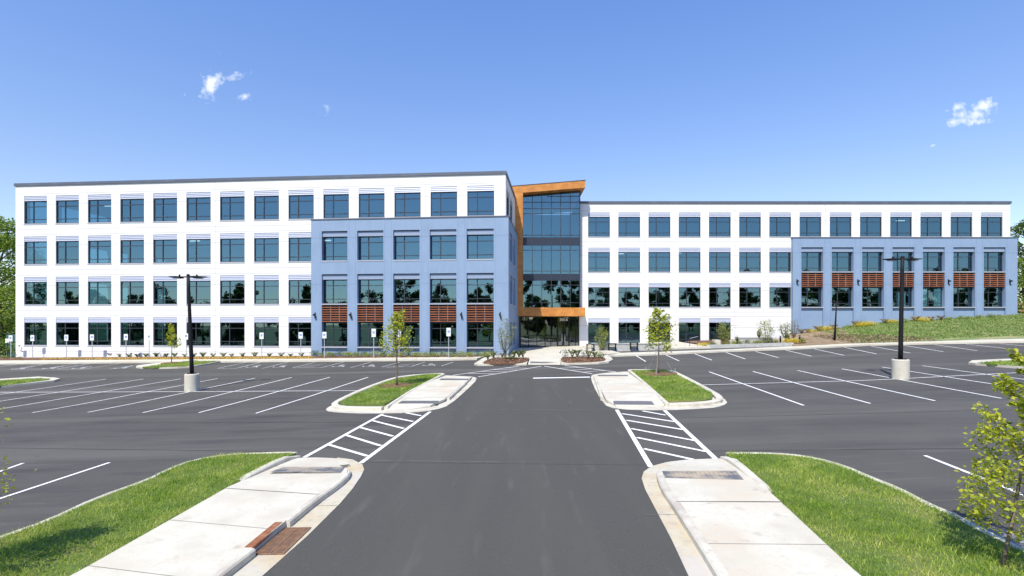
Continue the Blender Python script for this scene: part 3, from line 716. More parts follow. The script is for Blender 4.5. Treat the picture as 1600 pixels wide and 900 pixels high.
# --- joints
def joints(fr, name, m, hz, vz, d=.004):
    mb = MB(); L = local(fr)
    for (a, b, z) in hz: mb.box(a, b, d-.01, d, z-.012, z+.012, L)
    for (s, z0, z1) in vz: mb.box(s-.01, s+.01, d-.011, d-.0015, z0, z1, L)
    mb.obj(name, m, office)
hz = []; vz = []
piers_w = [(0, tw[-1]-W/2-.02)]+[(tw[i+1]+W/2+.02, tw[i]-W/2-.02) for i in range(13)][::-1]
for f in range(4):
    for a, b in piers_w:
        if f < 3 and a > bs0: continue
        hz.append((a, b, FL[f]-.38))
    e = bs0 if f < 3 else 52.1
    hz.append((0, e, SILL[f]-.62)); hz.append((0, e, FL[f]+.72)) if f < 3 else None
hz.append((0, 52.1, FL[3]+.75))
for i in range(13):
    s = (tw[i]+tw[i+1])/2
    if i % 3 == 1: vz.append((s, ZB if s < bs0 else BT, TOP))
joints(LW, 'panel_joint', 'joint', hz, vz)
hz = [(bs0, 52.4, BT-1.35), (bs0, 52.4, 8.9)]; vz = []
for s in bl:
    for q in (s-W/2-.16, s+W/2+.16): vz.append((q, ZB, BT-.12))
hz = [(a, b, z) for z in (BT-1.9, 8.35-.55, 1.2) for a, b in [(bs0+.02, bl[-1]-W/2-.02)]+[(bl[i+1]+W/2+.02, bl[i]-W/2-.02) for i in range(len(bl)-1)]+[(bl[0]+W/2+.02, 52.4)]]
joints(LBF, 'panel_joint', 'bluejoint', hz, vz)
# --- right wing front
rw = [10.55+3.662*i-8.12 for i in range(14)]; RL = 52.28; rb = 33.85-8.12
holes = []
for i, s in enumerate(rw):
    for f in range(4):
        if f == 0:
            if i < 5: holes.append((s-W/2, s+W/2, 1.38, FL[0]+.53)); place_window('tall', RW, s, 1.38, 'storefront_window')
            continue
        if f < 3 and s > rb: continue
        holes.append((s-W/2, s+W/2, SILL[f], FL[f]+.53)); place_window('white', RW, s, SILL[f])
wall(RW, 0, RL, ZB, TOP, holes, .2, 'white', 'wall', skip=[(rb+.02, RL, ZB, BT-.13)])
RBF = Shift(RW, .4); bh = []; br = [s for s in rw if s > rb]
for s in br:
    bh.append((s-W/2, s+W/2, ZB, FL[2]+.53))
    place_window('blue', RBF, s, SILL[2], 'recessed_window'); place_window('plain', RBF, s, SILL[1], 'recessed_window'); screen(RBF, s, 8.33, 9.95)
wall(RBF, rb, RL+.5, ZB, BT-.12, bh, .55, 'blue', 'wall')
mbp = MB(); L = local(RBF)
for s in br: mbp.box(s-W/2+.001, s+W/2-.001, -.54, -.2, ZB, SILL[1]-.13, L)
mbp.obj('base_panel', 'blue', office)
mb = MB(); mb.box(rb-.05, RL+.55, -.9, .05, BT-.12, BT, L); mb.obj('coping', 'coping', office)
mb = MB(); mb.quad(L(rb, 0, ZB), L(rb, -.6, ZB), L(rb, -.6, BT-.12), L(rb, 0, BT-.12)); mb.obj('wall_return', 'blue', office)
mb = MB(); mb.quad(L(RL+.5, 0, ZB), L(RL+.5, -10, ZB), L(RL+.5, -10, BT-.12), L(RL+.5, 0, BT-.12)); mb.obj('wall_return', 'blue', office)
hh = [(s-W/2, s+W/2, SILL[f], FL[f]+.53) for s in lw_ for f in (1, 2, 3)]
wall(RE, 0, DL, ZB, TOP, hh, .2, 'white', 'wall')
mb = MB(); L = local(RE)
for s in lw_:
    for f in (1, 2, 3): mb.quad(L(s-W/2, -.15, SILL[f]), L(s+W/2, -.15, SILL[f]), L(s+W/2, -.15, FL[f]+.53), L(s-W/2, -.15, FL[f]+.53))
mb.obj('flank_glazing', 'glass', office)
mb = MB(); L = local(RW); mb.box(0, RL, -DL, -DL+.2, ZB, TOP, L); mb.obj('rear_wall', 'white', office)
mb = MB(); mb.box(.02, RL-.02, -DL+.02, -.02, TOP-.3, TOP-.02, L); mb.obj('roof', 'interior', office)
mb = MB(); mb.box(-.0, RL+.1, -.3, .1, TOP, CT, L); mb.box(RL-.3, RL+.1, -DL, -.3, TOP, CT, L); mb.box(0, RL-.3, -DL, -DL+.3, TOP, CT, L); mb.obj('coping', 'coping', office)
interior(L, 0, RL, DL, .75, 0, [rw[i]+1.83 for i in (0, 2, 4, 7, 9, 11)])
hz = []; vz = []
pr = [(.02, rw[0]-W/2-.02)]+[(rw[i]+W/2+.02, rw[i+1]-W/2-.02) for i in range(13)]+[(rw[13]+W/2+.02, RL)]
for f in range(4):
    for a, b in pr:
        if f < 3 and a > rb-1: continue
        if f == 0 and a > 20: continue
        hz.append((a, b, FL[f]-.38))
    e = rb if f < 3 else RL
    if f: hz.append((0, e, SILL[f]-.62))
    hz.append((0, e, FL[f]+.74))
for k, z in enumerate((3.4, 2.2)): hz.append((rw[4]+1.6, rb, z))
for i in (1, 4, 7, 10):
    s = (rw[i]+rw[i+1])/2; vz.append((s, ZB if s < rb else BT, TOP))
joints(RW, 'panel_joint', 'joint', hz, vz)
pb = [(rb+.02, br[0]-W/2-.02)]+[(br[i]+W/2+.02, br[i+1]-W/2-.02) for i in range(6)]+[(br[6]+W/2+.02, RL+.48)]
joints(RBF, 'panel_joint', 'bluejoint', [(a, b, z) for z in (BT-1.9, 8.6, 4.3) for a, b in pb], [(s+q*(W/2+.16), ZB, BT-.12) for s in br for q in (-1, 1)])
for i, f, dp in ((1, 2, 3.6), (1, 2, 5.4), (3, 2, 4.6), (8, 2, 4.0), (6, 1, 4.6), (11, 3, 5.0), (4, 1, 4.4)): ceiling_light(RW, rw[i]-.1, f, dp)
# wall lamps
def wall_lamp(fr, s, z):
    mb = MB(); mb.box(-.06, .06, -.05, .0, -.3, .3); mb.box(-.04, .04, -.25, -.05, .05, .12); mb.hexa([(-.13, -.5, -.02), (.13, -.5, -.02), (.1, -.2, -.12), (-.1, -.2, -.12), (-.13, -.5, .04), (.13, -.5, .04), (.1, -.2, .16), (-.1, -.2, .16)])
    mb.box(-.05, .05, -.13, -.04, -.42, -.1)
    o = mb.obj('wall_lamp', 'black', office); o.scale = (.75, .75, .85); o.location = Vector(fr(s, 0, z))-BO; o.rotation_euler = (0, 0, fr.a)
for px in (495, 550.5, 722, 782):
    m_ = (px-800)/F; t = (-.62-51.52*m_)/(math.cos(th)+math.sin(th)*m_); wall_lamp(LBF, 52.1-t+.02, 4+(504-492)/15.9)
for px in (1245, 1340, 1481.5, 1577.5): wall_lamp(RBF, (px-800)/12.97-8.12, 4+(504-439.5)/12.97)

# --- entrance tower
YF, YG, YD = 62.4, 63.6, 64.3
def wx(x, y, z): return tuple(Vector((x, y, z))-BO)
def pbox(mb, x0, x1, y0, y1, z0, z1, z0b=None, z1b=None):
    z0b = z0 if z0b is None else z0b; z1b = z1 if z1b is None else z1b
    mb.hexa([wx(x0, y0, z0), wx(x1, y0, z0b), wx(x1, y1, z0b), wx(x0, y1, z0), wx(x0, y0, z1), wx(x1, y0, z1b), wx(x1, y1, z1b), wx(x0, y1, z1)])
mb = MB(); zs = lambda x: 20.0+.082*x
pbox(mb, -.05, 8.6, YF, 76, zs(0)-.85, zs(0), zs(8.6)-.85, zs(8.6)); mb.obj('portal_roof', 'wood', office)
mb = MB(); pbox(mb, -.05, 1.28, YF+.003, 67, 5.77, zs(0)-.855, None, zs(1.28)-.855); mb.obj('portal_post', 'wood', office)
mb = MB(); pbox(mb, .1, 8.6, YF+.001, 64.37, 4.75, 5.765); mb.obj('portal_beam', 'wood', office)
mb = MB(); pbox(mb, -.1, 8.66, YF-.04, 76.05, zs(0)+.003, zs(0)+.07, zs(8.6)+.003, zs(8.6)+.07); mb.obj('coping', 'coping', office)
gx = [1.3+(8.1-1.3)*k/6 for k in range(7)]
mb = MB(); pbox(mb, 1.28, 8.12, YG+.02, YG+.03, 5.77, zs(0)-.9, None, zs(8.12)-.9); gl = mb
gl = MB(); a = [wx(1.28, YG, 5.77), wx(8.1, YG, 5.77), wx(8.1, YG, zs(8.1)-.86), wx(1.28, YG, zs(1.28)-.86)]; gl.quad(*a)
gl.quad(wx(8.1, YG, 5.77), wx(8.1, 64.38, 5.77), wx(8.1, 64.38, zs(8.1)-.86), wx(8.1, YG, zs(8.1)-.86)); gl.obj('curtain_glass', 'glass', office)
yz = lambda y: 4+(504-y)*YG/F
mb = MB()
for x in gx: pbox(mb, x-.035, x+.035, YG-.09, YG-.01, 5.77, zs(x)-.86)
pbox(mb, 8.06, 8.16, YG-.085, 64.38, 5.77, zs(8.1)-.86)
for y in (306.7, 316, 326, 334, 367.5, 391, 423.5, 445.5, 473):
    z = yz(y)
    x0 = 1.33
    if y < 307: x0 = 4.2
    pbox(mb, x0, 8.06, YG-.075, YG-.015, z-.03, z+.03)
mb.obj('mullion', 'frame', office)
mb = MB()
for a, b in ((371, 383.5), (428, 438.5)): pbox(mb, 1.3, 8.05, YG-.07, YG-.03, yz(b), yz(a)); pbox(mb, 1.3, 8.05, YG+.1, 74, yz(b)+.1, yz(a)-.1)
mb.obj('spandrel_band', 'darkpanel', office)
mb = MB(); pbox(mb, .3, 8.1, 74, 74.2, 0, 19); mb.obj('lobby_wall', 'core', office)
mb = MB(); pbox(mb, .5, 8.1, YG+.2, 74, 4.78, 5.6); mb.obj('lobby_ceiling', 'ceil', office)
mb = MB(); pbox(mb, 8.12, 8.3, 64.45, 74, -.5, 19); mb.obj('lobby_side_wall', 'interior', office)
# ground floor glazing and doors
yb = .98; DX0, DX1 = 1.05, 8.1
mb = MB(); mb.quad(wx(DX0, YD, yb), wx(DX1, YD, yb), wx(DX1, YD, 4.75), wx(DX0, YD, 4.75)); mb.obj('entrance_glass', 'entryglass', office)
mb = MB(); dx = [1.05, 2.0, 3.0, 4.0, 4.7, 5.45, 6.95, 7.7, 8.08]
for x in dx: pbox(mb, x-.035, x+.035, YD-.1, YD-.01, yb, 4.74)
pbox(mb, 1.09, 8.04, YD-.09, YD-.012, 4.05, 4.13); pbox(mb, 1.09, 8.04, YD-.09, YD-.012, yb, yb+.1); pbox(mb, 1.09, 8.04, YD-.09, YD-.012, 4.64, 4.74)
mb.obj('entrance_frame', 'black', office)
for x0 in (5.49, 6.22):
    mb = MB(); pbox(mb, x0, x0+.1, YD-.14, YD-.103, yb+.02, 4.0); pbox(mb, x0+.6, x0+.7, YD-.14, YD-.103, yb+.02, 4.0); pbox(mb, x0+.1, x0+.6, YD-.14, YD-.103, yb+.02, yb+.25); pbox(mb, x0+.1, x0+.6, YD-.14, YD-.103, 3.9, 4.0)
    d = mb.obj('entrance_door', 'black', office)
    mb = MB(); hx = x0+.52 if x0 < 6 else x0+.14; pbox(mb, hx, hx+.04, YD-.22, YD-.18, 1.7, 2.6); mb.obj('door_handle', 'steel', d)
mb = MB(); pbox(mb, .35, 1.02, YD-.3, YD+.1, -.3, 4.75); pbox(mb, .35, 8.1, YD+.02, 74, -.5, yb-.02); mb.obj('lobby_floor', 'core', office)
tx = bpy.data.curves.new('number', 'FONT'); tx.body = '5016'; tx.size = .5; tx.extrude = .01; tx.align_x = 'CENTER'
tx.materials.append(M['sign']); tmp = bpy.data.objects.new('tmp', tx); COL.objects.link(tmp); bpy.context.view_layer.update(); tme = bpy.data.meshes.new_from_object(tmp); bpy.data.objects.remove(tmp); to = bpy.data.objects.new('street_number', tme); link(to, office); to.location = Vector((6.25, YD-.12, 4.2))-BO; to.rotation_euler = (math.pi/2, 0, 0)
# right wing exposed left wall end
mb = MB(); mb.quad(wx(8.12, 64.4, ZB), wx(8.12, 70, ZB), wx(8.12, 70, TOP), wx(8.12, 64.4, TOP)); mb.obj('wall_return', 'white', office)

# ------------------------------------------------------------------ beds and bank
wall_line = [LBF(52.1+.2, .0, 0)[:2], LBF(bs0, 0, 0)[:2], LW(bs0, 0, 0)[:2], LW(0, 0, 0)[:2]]
back_left = PL([(740, 557.3), (500, 559.8), (250, 561.4), (0, 563.2)], .15)
hbed = lambda x, y: .17+.1*clamp(-x/52, 0, 1)
sheet('planting_bed', back_left+[ext(back_left[-1], -5, .6), ext(wall_line[-1], -2, 1), wall_line[-1], wall_line[-2], wall_line[-3], wall_line[0]], hbed, 'mulch', .2)
xs_ = [x for x in range(27, 78, 1)]; ys_ = [51.2+.7*k for k in range(19)]
def bz(x, y): return g(x, y)+bank(x, y)+.12+.05*math.sin(x*1.7+y*.6)*math.sin(y*1.1)*clamp((y-52)/2, 0, 1)
def byk(x, y):
    return y
o = grid_sheet('grass_bank', [33.2]+[x for x in range(34, 78)]+[85, 120], [51.2+.68*k for k in range(20)]+[68, 75, 90], bz, 'bankgrass')
# clip the bank's front to the back of the walk
o = sheet('planting_bed', PL([(1240, 540.3), (1330, 535.8), (1338, 533), (1300, 521), (1250, 515), (1225, 519)], .2), .0, 'drymulch', .1, gz=lambda x, y: bz(x, y)+.05)

# ------------------------------------------------------------------ plants
def proto_leaf_obj(name, cent, size, m, parent=None, **k):
    return tris_object(name, leaves(cent, size, **k), None, m, parent, 4)
def branchy(H, trunk_h, cr, nb, lean=(0, 0), seed=0, r0=.05, up=.7):
    """returns trunk MB and list of twig points"""
    rs = np.random.default_rng(seed); mb = MB(); tips = []
    n = 10; tp = []
    for i in range(n+1):
        t = i/n; tp.append((lean[0]*t*H+.03*H*math.sin(3*t+seed)*t*.5, lean[1]*t*H+.02*H*math.sin(4*t+seed*2)*t*.5, H*t))
    mb.tube(tp, [max(.006, r0*(1-.85*i/n)) for i in range(n+1)], 8)
    for b in range(nb):
        t = lerp(trunk_h/H, .97, (b+rs.uniform(0, .8))/nb); k = min(n-1, int(t*n)); f = t*n-k
        base = Vector(tp[k]).lerp(Vector(tp[k+1]), f); az = b*2.4+rs.uniform(-.4, .4)
        tt = (t-trunk_h/H)/(1-trunk_h/H)
        Lb = cr*(1-tt*.75)*(.75+.25*min(1, tt*5))*rs.uniform(.75, 1.15)
        d = Vector((math.cos(az), math.sin(az), 0)); pts = [base]; q = base.copy(); el = lerp(.35, 1.1, tt)*up/.7
        for j in range(4):
            e = el+.12*j; q = q+(d*math.cos(e)+Vector((0, 0, math.sin(e))))*(Lb/4/math.cos(min(1.0, el))*.8); q = q+Vector(rs.normal(size=3)*Lb*.03); pts.append(q.copy())
        mb.tube(pts, [r0*.3*(1-.7*k_/4) for k_ in range(5)], 5)
        for j in range(1, 5): tips.append((pts[j], Lb*.22, 1+(j > 1)))
        for s in range(2):
            az2 = az+rs.choice([-1, 1])*rs.uniform(.5, 1.1); b0 = pts[2] if s else pts[1]
            e0 = b0+Vector((math.cos(az2), math.sin(az2), .5))*Lb*.4
            mb.tube([b0, b0.lerp(e0, .5)+Vector((0, 0, .02)), e0], [r0*.16, r0*.12, r0*.07], 4); tips.append((b0.lerp(e0, .5), Lb*.16, 1)); tips.append((e0, Lb*.18, 2))
    tips.append((Vector(tp[-1]), .12*cr, 1)); tips.append((Vector(tp[-2]), .15*cr, 1))
    return mb, tips, rs
def sapling(name, label, cat, loc, H, th_, cr, nb, nleaf, lsize, m, seed, lean=(0, 0), r0=.05, group=None, up=.7, flat=.5, bark='bark', stakes=False, clump=1.0):
    t = thing(name, label, cat, loc, 0, group)
    mb, tips, rs = branchy(H, th_, cr, nb, lean, seed, r0, up)
    mb.obj('trunk', bark, t, smooth=True)
    wts = np.array([w for _, _, w in tips], float); wts /= wts.sum(); idx = rs.choice(len(tips), nleaf, p=wts)
    c = np.array([tips[i][0][:] for i in idx]); r = np.array([tips[i][1] for i in idx])*clump
    c = c+rs.normal(size=c.shape)*r[:, None]*.6
    proto_leaf_obj('crown', c, lsize, m, t, flat=flat, up=.7)
    if stakes:
        s = MB()
        for a in (2.2, 4.3, 6.1):
            s.tube([(math.cos(a)*.95, math.sin(a)*.95, -.05), (0, 0, H*.42)], .008, 4)
            s.tube([(math.cos(a)*.95, math.sin(a)*.95, -.1), (math.cos(a)*.97, math.sin(a)*.97, .35)], .02, 5)
        s.obj('guy_wire', 'glasspole', t)
    return t
def ring_mulch(c, r, m='mulch'):
    poly = [(c[0]+r*math.cos(a)*(1+.1*math.sin(3*a)), c[1]+r*math.sin(a)*(1+.1*math.cos(2*a))) for a in [2*math.pi*k/20 for k in range(20)]]
    o = sheet('mulch_ring', poly, lambda x, y: .16+.07*max(0, 1-math.dist((x, y), c)/r), m, .05); o['kind'] = 'structure'
def base(px, py, h=.0):
    x, y = P(px, py, h); return (x, y, g(x, y)+h)
b1 = base(620, 602, .15); b2 = base(1029, 584, .15)
print('tree bases', b1, b2)
k1 = F/b1[1]; k2 = F/b2[1]
sapling('street_tree', 'thin young tree on the mulch ring of the left grass island', 'tree', b1, (602-488)/k1, (602-556)/k1, 40/k1, 22, 1250, .15, 'leafyoung', 11, lean=(.005, 0), r0=.06, up=.42, clump=.9)
sapling('street_tree', 'staked young tree on the mulch ring of the right grass island', 'tree', b2, (584-484)/k2, (584-550)/k2, 44/k2, 26, 1500, .15, 'leafyoung', 12, lean=(0, 0), r0=.055, up=.32, stakes=True, clump=.85)
for c, r in ((b1, 1.0), (b2, 1.15)): ring_mulch(c[:2], r)
b3 = base(268, 567, .15); k3 = F/b3[1]
sapling('street_tree', 'small cone-shaped young tree on the narrow grass strip by the white wall', 'tree', b3, 59/k3, 22/k3, 15/k3, 16, 800, .16, 'leafyoung', 13, r0=.045)
ring_mulch(b3[:2], .9)
# foreground trees, one on the right lawn and one just past the left edge
fr = base(1566, 886, .13)
sapling('sapling', 'leaning sapling with yellow-green leaves on the right foreground lawn', 'tree', fr, 3.3, .35, .98, 40, 5600, .078, 'leafyoung', 21, lean=(.21, .01), r0=.028, up=.42, clump=.62)
fl = (-8.85, 8.1, g(-8.85, 8.1)+.13)
sapling('sapling', 'sapling at the left edge, leaf tips reaching over the parking lot', 'tree', fl, 2.9, .55, 1.5, 32, 3600, .085, 'leafyoung', 22, lean=(.0, 0), r0=.035, up=.5)
# slender multi-stem tree by the entrance corner
b5 = base(789, 562, .18); k5 = F/b5[1]
t = thing('ornamental_tree', 'airy multi-stem tree with pale green leaves at the blue corner by the entrance', 'tree', b5)
mb = MB(); c = []
for i in range(11):
    a = i*2.4; rr = (.25+.75*((i*37) % 11)/11)*17/k5; h = (64-8*((i*5) % 3))/k5
    pts = [Vector((0, 0, 0)), Vector((math.cos(a)*rr*.15, math.sin(a)*rr*.15, h*.22)), Vector((math.cos(a)*rr*.75, math.sin(a)*rr*.75, h*.5)), Vector((math.cos(a)*rr, math.sin(a)*rr, h*.75)), Vector((math.cos(a)*rr*.8, math.sin(a)*rr*.8, h*1.02))]
    mb.tube(pts, [.035, .025, .018, .012, .005], 5)
    for j in range(110):
        u = rng.uniform(1.4, 4); k = min(3, int(u)); q = pts[k].lerp(pts[min(4, k+1)], u-k); c.append(q+Vector(rng.normal(size=3)*.13))
mb.obj('trunk', 'bark', t); proto_leaf_obj('crown', np.array([q[:] for q in c]), .11, 'leafolive', t, flat=1)
# patio trees (bushy, upright)
def bush_tree(px, py, w, h, label, seed, m='leafshrub', n=900, Yfix=None, zfix=None, ls=.13):
    if Yfix: loc = ((px-800)/F*Yfix, Yfix, zfix if zfix is not None else CAMZ-(py-504)*Yfix/F)
    else: loc = base(px, py, .15)
    k = F/loc[1]
    t = thing('bushy_tree', label, 'tree', loc); rs = np.random.default_rng(seed); mb = MB(); c = []
    for i in range(9):
        a = i*2.4+seed; r = (w/2/k)*math.sqrt((i+.4)/9); H = h/k*(1-.35*rs.uniform()*(i > 1))
        pts = [Vector((0, 0, 0)), Vector((math.cos(a)*r*.5, math.sin(a)*r*.5, H*.35)), Vector((math.cos(a)*r, math.sin(a)*r, H*.7)), Vector((math.cos(a)*r*.9, math.sin(a)*r*.9, H))]
        mb.tube(pts, [.03, .022, .015, .006], 5)
        for j in range(n//9):
            u = 3*(1-abs(rs.uniform()-rs.uniform()*.35)); u = min(2.999, max(.25, u)); q0 = pts[int(u)].lerp(pts[int(u)+1], u-int(u)); c.append(np.array(q0[:])+rs.normal(size=3)*w/k*.09)
    mb.obj('trunk', 'bark', t); proto_leaf_obj('crown', np.array(c), ls, m, t, flat=.8)
bush_tree(941, 548, 22, 38, 'vase-shaped bushy tree between the first two benches', 1, n=1000, Yfix=53.0, zfix=None)
bush_tree(1132, 541, 20, 36, 'dense upright tree in front of the last ground floor window', 2, n=1100, Yfix=55.5)
bush_tree(1198, 541, 26, 40, 'wide bushy tree in the bed against the bare white wall', 3, n=900, Yfix=55)
bush_tree(1186, 530, 6, 16, 'narrow dark conifer beside the bushy tree by the white wall', 5, 'leafgreen', 260, 58.5)
bush_tree(1227, 533, 20, 28, 'rounded green bushy tree next to the blue wall corner', 4, n=700, Yfix=56.5, m='leafgreen')
bush_tree(1240, 530, 16, 30, 'sparse grey-green bushy tree at the blue wall corner', 6, 'leafsilver', 360, 56.8)
bush_tree(1152, 541, 7, 16, 'wispy little tree behind the bollard light', 7, n=200, Yfix=55.2, ls=.09)

def shrub_mesh(seed, m, w, h, n, ls, style='round'):
    rs = np.random.default_rng(seed); c = rs.normal(size=(n, 3))*np.array([w*.3, w*.3, h*.28])+np.array([0, 0, h*.55])
    if style == 'spiky':
        a = rs.uniform(0, 6.28, n); t = rs.uniform(.1, 1, n); c = np.stack([np.cos(a)*t*w*.5, np.sin(a)*t*w*.5, h*t*(1-.25*t)], 1)
    c[:, 2] = np.abs(c[:, 2])+.02
    me = tris_object('tmp', leaves(c, ls, flat=.9), None, m, None, 4); d = me.data; bpy.data.objects.remove(me); return d
SH = {'leafy': [shrub_mesh(i, 'leafgreen', .55, .5, 150, .13, 'spiky') for i in range(3)], 'lime': [shrub_mesh(i+5, 'leafshrub', .8, .42, 260, .11) for i in range(3)],
      'silver': [shrub_mesh(20, 'leafsilver', .7, .7, 150, .12)], 'spiky': [shrub_mesh(i+30, 'leafolive', .6, .8, 170, .16, 'spiky') for i in range(2)], 'green': [shrub_mesh(i+40, 'leafgreen', .7, .5, 260, .11) for i in range(2)],
      'yellow': [shrub_mesh(i+50, 'petal', 1.0, .42, 420, .09) for i in range(2)], 'tan': [shrub_mesh(60, 'dryleaf', 1.1, .8, 300, .16, 'spiky')], 'gold': [shrub_mesh(i+70, 'petalgold', .9, .22, 260, .09) for i in range(2)]}
cnt = [0]
def shrub(kind, loc, label, group=None, sc=1.0, name='shrub', cat='shrub'):
    L_ = SH[kind]; cnt[0] += 1
    o = bpy.data.objects.new(name, L_[cnt[0] % len(L_)]); COL.objects.link(o); o.location = loc; o.rotation_euler = (0, 0, cnt[0]*1.7); s = sc*(.85+.3*((cnt[0]*7) % 5)/5); o.scale = (s, s, s)
    return props(o, label, cat, group)
def bedpos(px, py, h=.2):
    x, y = P(px, py, h); return (x, y, g(x, y)+h)
for px in (83, 97, 113, 130, 144, 157, 173, 187, 201, 214, 228, 244, 260, 273, 289, 303, 317, 333, 349, 362, 379, 398, 421, 439, 454, 471):
    shrub('leafy', bedpos(px, 558.3), 'small leafy shrub in the row along the foot of the white wall', 'shrubs along the white wall', 1.05)
for k, px in enumerate(range(494, 766, 9)):
    shrub('lime' if k % 4 else 'green', bedpos(px+(k % 3)*2-2, 556.3+(k % 2)), 'low grassy clump in the row along the foot of the blue wall', 'clumps along the blue wall', .95, 'grassy_clump', 'plant')
for px in (36, 42, 47, 55, 64): shrub('silver', bedpos(px, 558.6), 'silvery bush by the left corner of the white wall', 'silvery bushes at the corner', .85)
for k, px in enumerate((6, 14, 26, 32)): shrub('green', bedpos(px, 561), 'low dark plant in the mulch at the left end of the walk', 'dark plants at the walk end', .5, 'ground_plant', 'plant')
shrub('green', (LW(0, 0, 0)[0]-1.2, LW(0, 0, 0)[1]+.5, g(-53, 57)+.2), 'tall shrub hugging the left corner of the white building', None, 3.0)
# strip of gold flowers along the walk
n = 7000; t_ = rng.uniform(0, 1, n); p0 = np.array(bedpos(62, 561.6)); p1 = np.array(bedpos(488, 559.2))
C = p0[None]*(1-t_)[:, None]+p1[None]*t_[:, None]+rng.normal(size=(n, 3))*np.array([.1, .16, .05]); C[:, 2] += .06*np.abs(np.sin(t_*90))
proto_leaf_obj('flower_strip', C, .12, 'petalgold', None, flat=.9)['kind'] = 'stuff'
# entrance beds
for px, py, kd, s in ((762, 563, 'spiky', .9), (771, 561, 'spiky', 1.1), (778, 563.5, 'silver', .8), (798, 561.5, 'green', 1.3), (803, 559.5, 'spiky', 1.0), (811, 559.5, 'spiky', 1.1), (817, 559.5, 'spiky', 1.2), (785, 560, 'spiky', 1.0)):
    shrub(kd, bedpos(px, py), 'spiky plant in the mulch bed left of the entrance ramp', 'plants in the left entrance bed', s*.9, 'spiky_plant', 'plant')
for px, py, kd, s in ((883, 559, 'silver', 1.2), (894, 559, 'spiky', 1.1), (902, 559, 'spiky', 1.3), (912, 559.5, 'silver', 1.1), (920, 559.5, 'spiky', 1.2), (929, 559.5, 'spiky', 1.0), (938, 560, 'green', 1.0)):
    shrub(kd, bedpos(px, py), 'spiky plant in the mulch bed right of the entrance ramp', 'plants in the right entrance bed', s*.9, 'spiky_plant', 'plant')
# bark chips in the entrance beds
for Q in (mulL, mulR):
    xs0 = [q[0] for q in Q]; ys0 = [q[1] for q in Q]; n = 2500
    x = rng.uniform(min(xs0), max(xs0), n); y = rng.uniform(min(ys0), max(ys0), n); k = in_poly(x, y, inset(Q, .1)); x, y = x[k], y[k]
    C = np.stack([x, y, [g(a, b)+.22 for a, b in zip(x, y)]], 1)
    proto_leaf_obj('bark_chips', C, .13, 'chip', None, flat=.3, up=.3)['kind'] = 'stuff'

# ------------------------------------------------------------------ grass blades
def blades(name, poly, dens_fn, hgt, wid, z0, m='blade', maxn=200000, gz=g):
    xs0 = [q[0] for q in poly]; ys0 = [q[1] for q in poly]; x0, x1, y0, y1 = min(xs0), max(xs0), min(ys0), max(ys0)
    n = int(dens_fn*(x1-x0)*(y1-y0)); x = rng.uniform(x0, x1, n); y = rng.uniform(y0, y1, n)
    # thin out with distance, keep what the camera side can see
    keep = in_poly(x, y, poly) & (y > 4.5) & (np.abs(x) < y*1.05+1.5); x, y = x[keep], y[keep]
    z = np.array([gz(a, b) for a, b in zip(x, y)])+z0; n = len(x)
    a = rng.uniform(0, 6.28, n); h = hgt*rng.uniform(.5, 1.3, n)*(1+.35*np.sin(x*2.1+np.sin(y*3))*np.sin(y*1.7)); w = wid*rng.uniform(.7, 1.3, n)
    lx = rng.normal(size=n)*h*.5; ly = rng.normal(size=n)*h*.5
    c = np.stack([x, y, z], 1); d = np.stack([np.cos(a)*w, np.sin(a)*w, np.zeros(n)], 1)
    V = np.stack([c-d, c+d, c+np.stack([lx, ly, h], 1)], 1).reshape(-1, 3)
    o = tris_object(name, V, None, m, None, 3); o['kind'] = 'stuff'; return o
def grassmat():
    m = M['blade']; nt = m.node_tree; cr = [n for n in nt.nodes if n.type == 'VALTORGB'][0]; geo = [n for n in nt.nodes if n.type == 'NEW_GEOMETRY'][0]
    no = nt.nodes.new('ShaderNodeTexNoise'); no.inputs['Scale'].default_value = .9; no.inputs['Detail'].default_value = 3
    mr = nt.nodes.new('ShaderNodeMapRange'); mr.inputs[1].default_value = .36; mr.inputs[2].default_value = .66; mr.inputs[3].default_value = -.22; mr.inputs[4].default_value = .42; no.inputs['Roughness'].default_value = .7
    ad = nt.nodes.new('ShaderNodeMath'); ad.operation = 'ADD'; ad.use_clamp = True
    mu = nt.nodes.new('ShaderNodeMath'); mu.operation = 'MULTIPLY'; mu.inputs[1].default_value = .75
    nt.links.new(geo.outputs['Position'], no.inputs['Vector']); nt.links.new(no.outputs[0], mr.inputs[0]); nt.links.new(geo.outputs['Random Per Island'], mu.inputs[0])
    nt.links.new(mr.outputs[0], ad.inputs[0]); nt.links.new(mu.outputs[0], ad.inputs[1]); nt.links.new(ad.outputs[0], cr.inputs[0])
grassmat()
blades('grass', L_LAWN, 1500, .065, .006, .13); blades('grass', R_LAWN, 1500, .065, .006, .13)
for Q in (g1, g2): blades('grass', Q, 420, .07, .014, .13)
for Q in (I3g, I4g, I5g): blades('grass', Q, 160, .08, .025, .14)
bp = [(36, 53), (78, 53), (78, 64), (36, 64)]
blades('grass', PL([(1340, 534.5), (1420, 531.8), (1680, 527.5), (1700, 500), (1590, 494), (1480, 494), (1380, 504), (1300, 516), (1290, 522)], .3) if False else bp, 110, .13, .04, .0, 'bankblade', gz=bz)
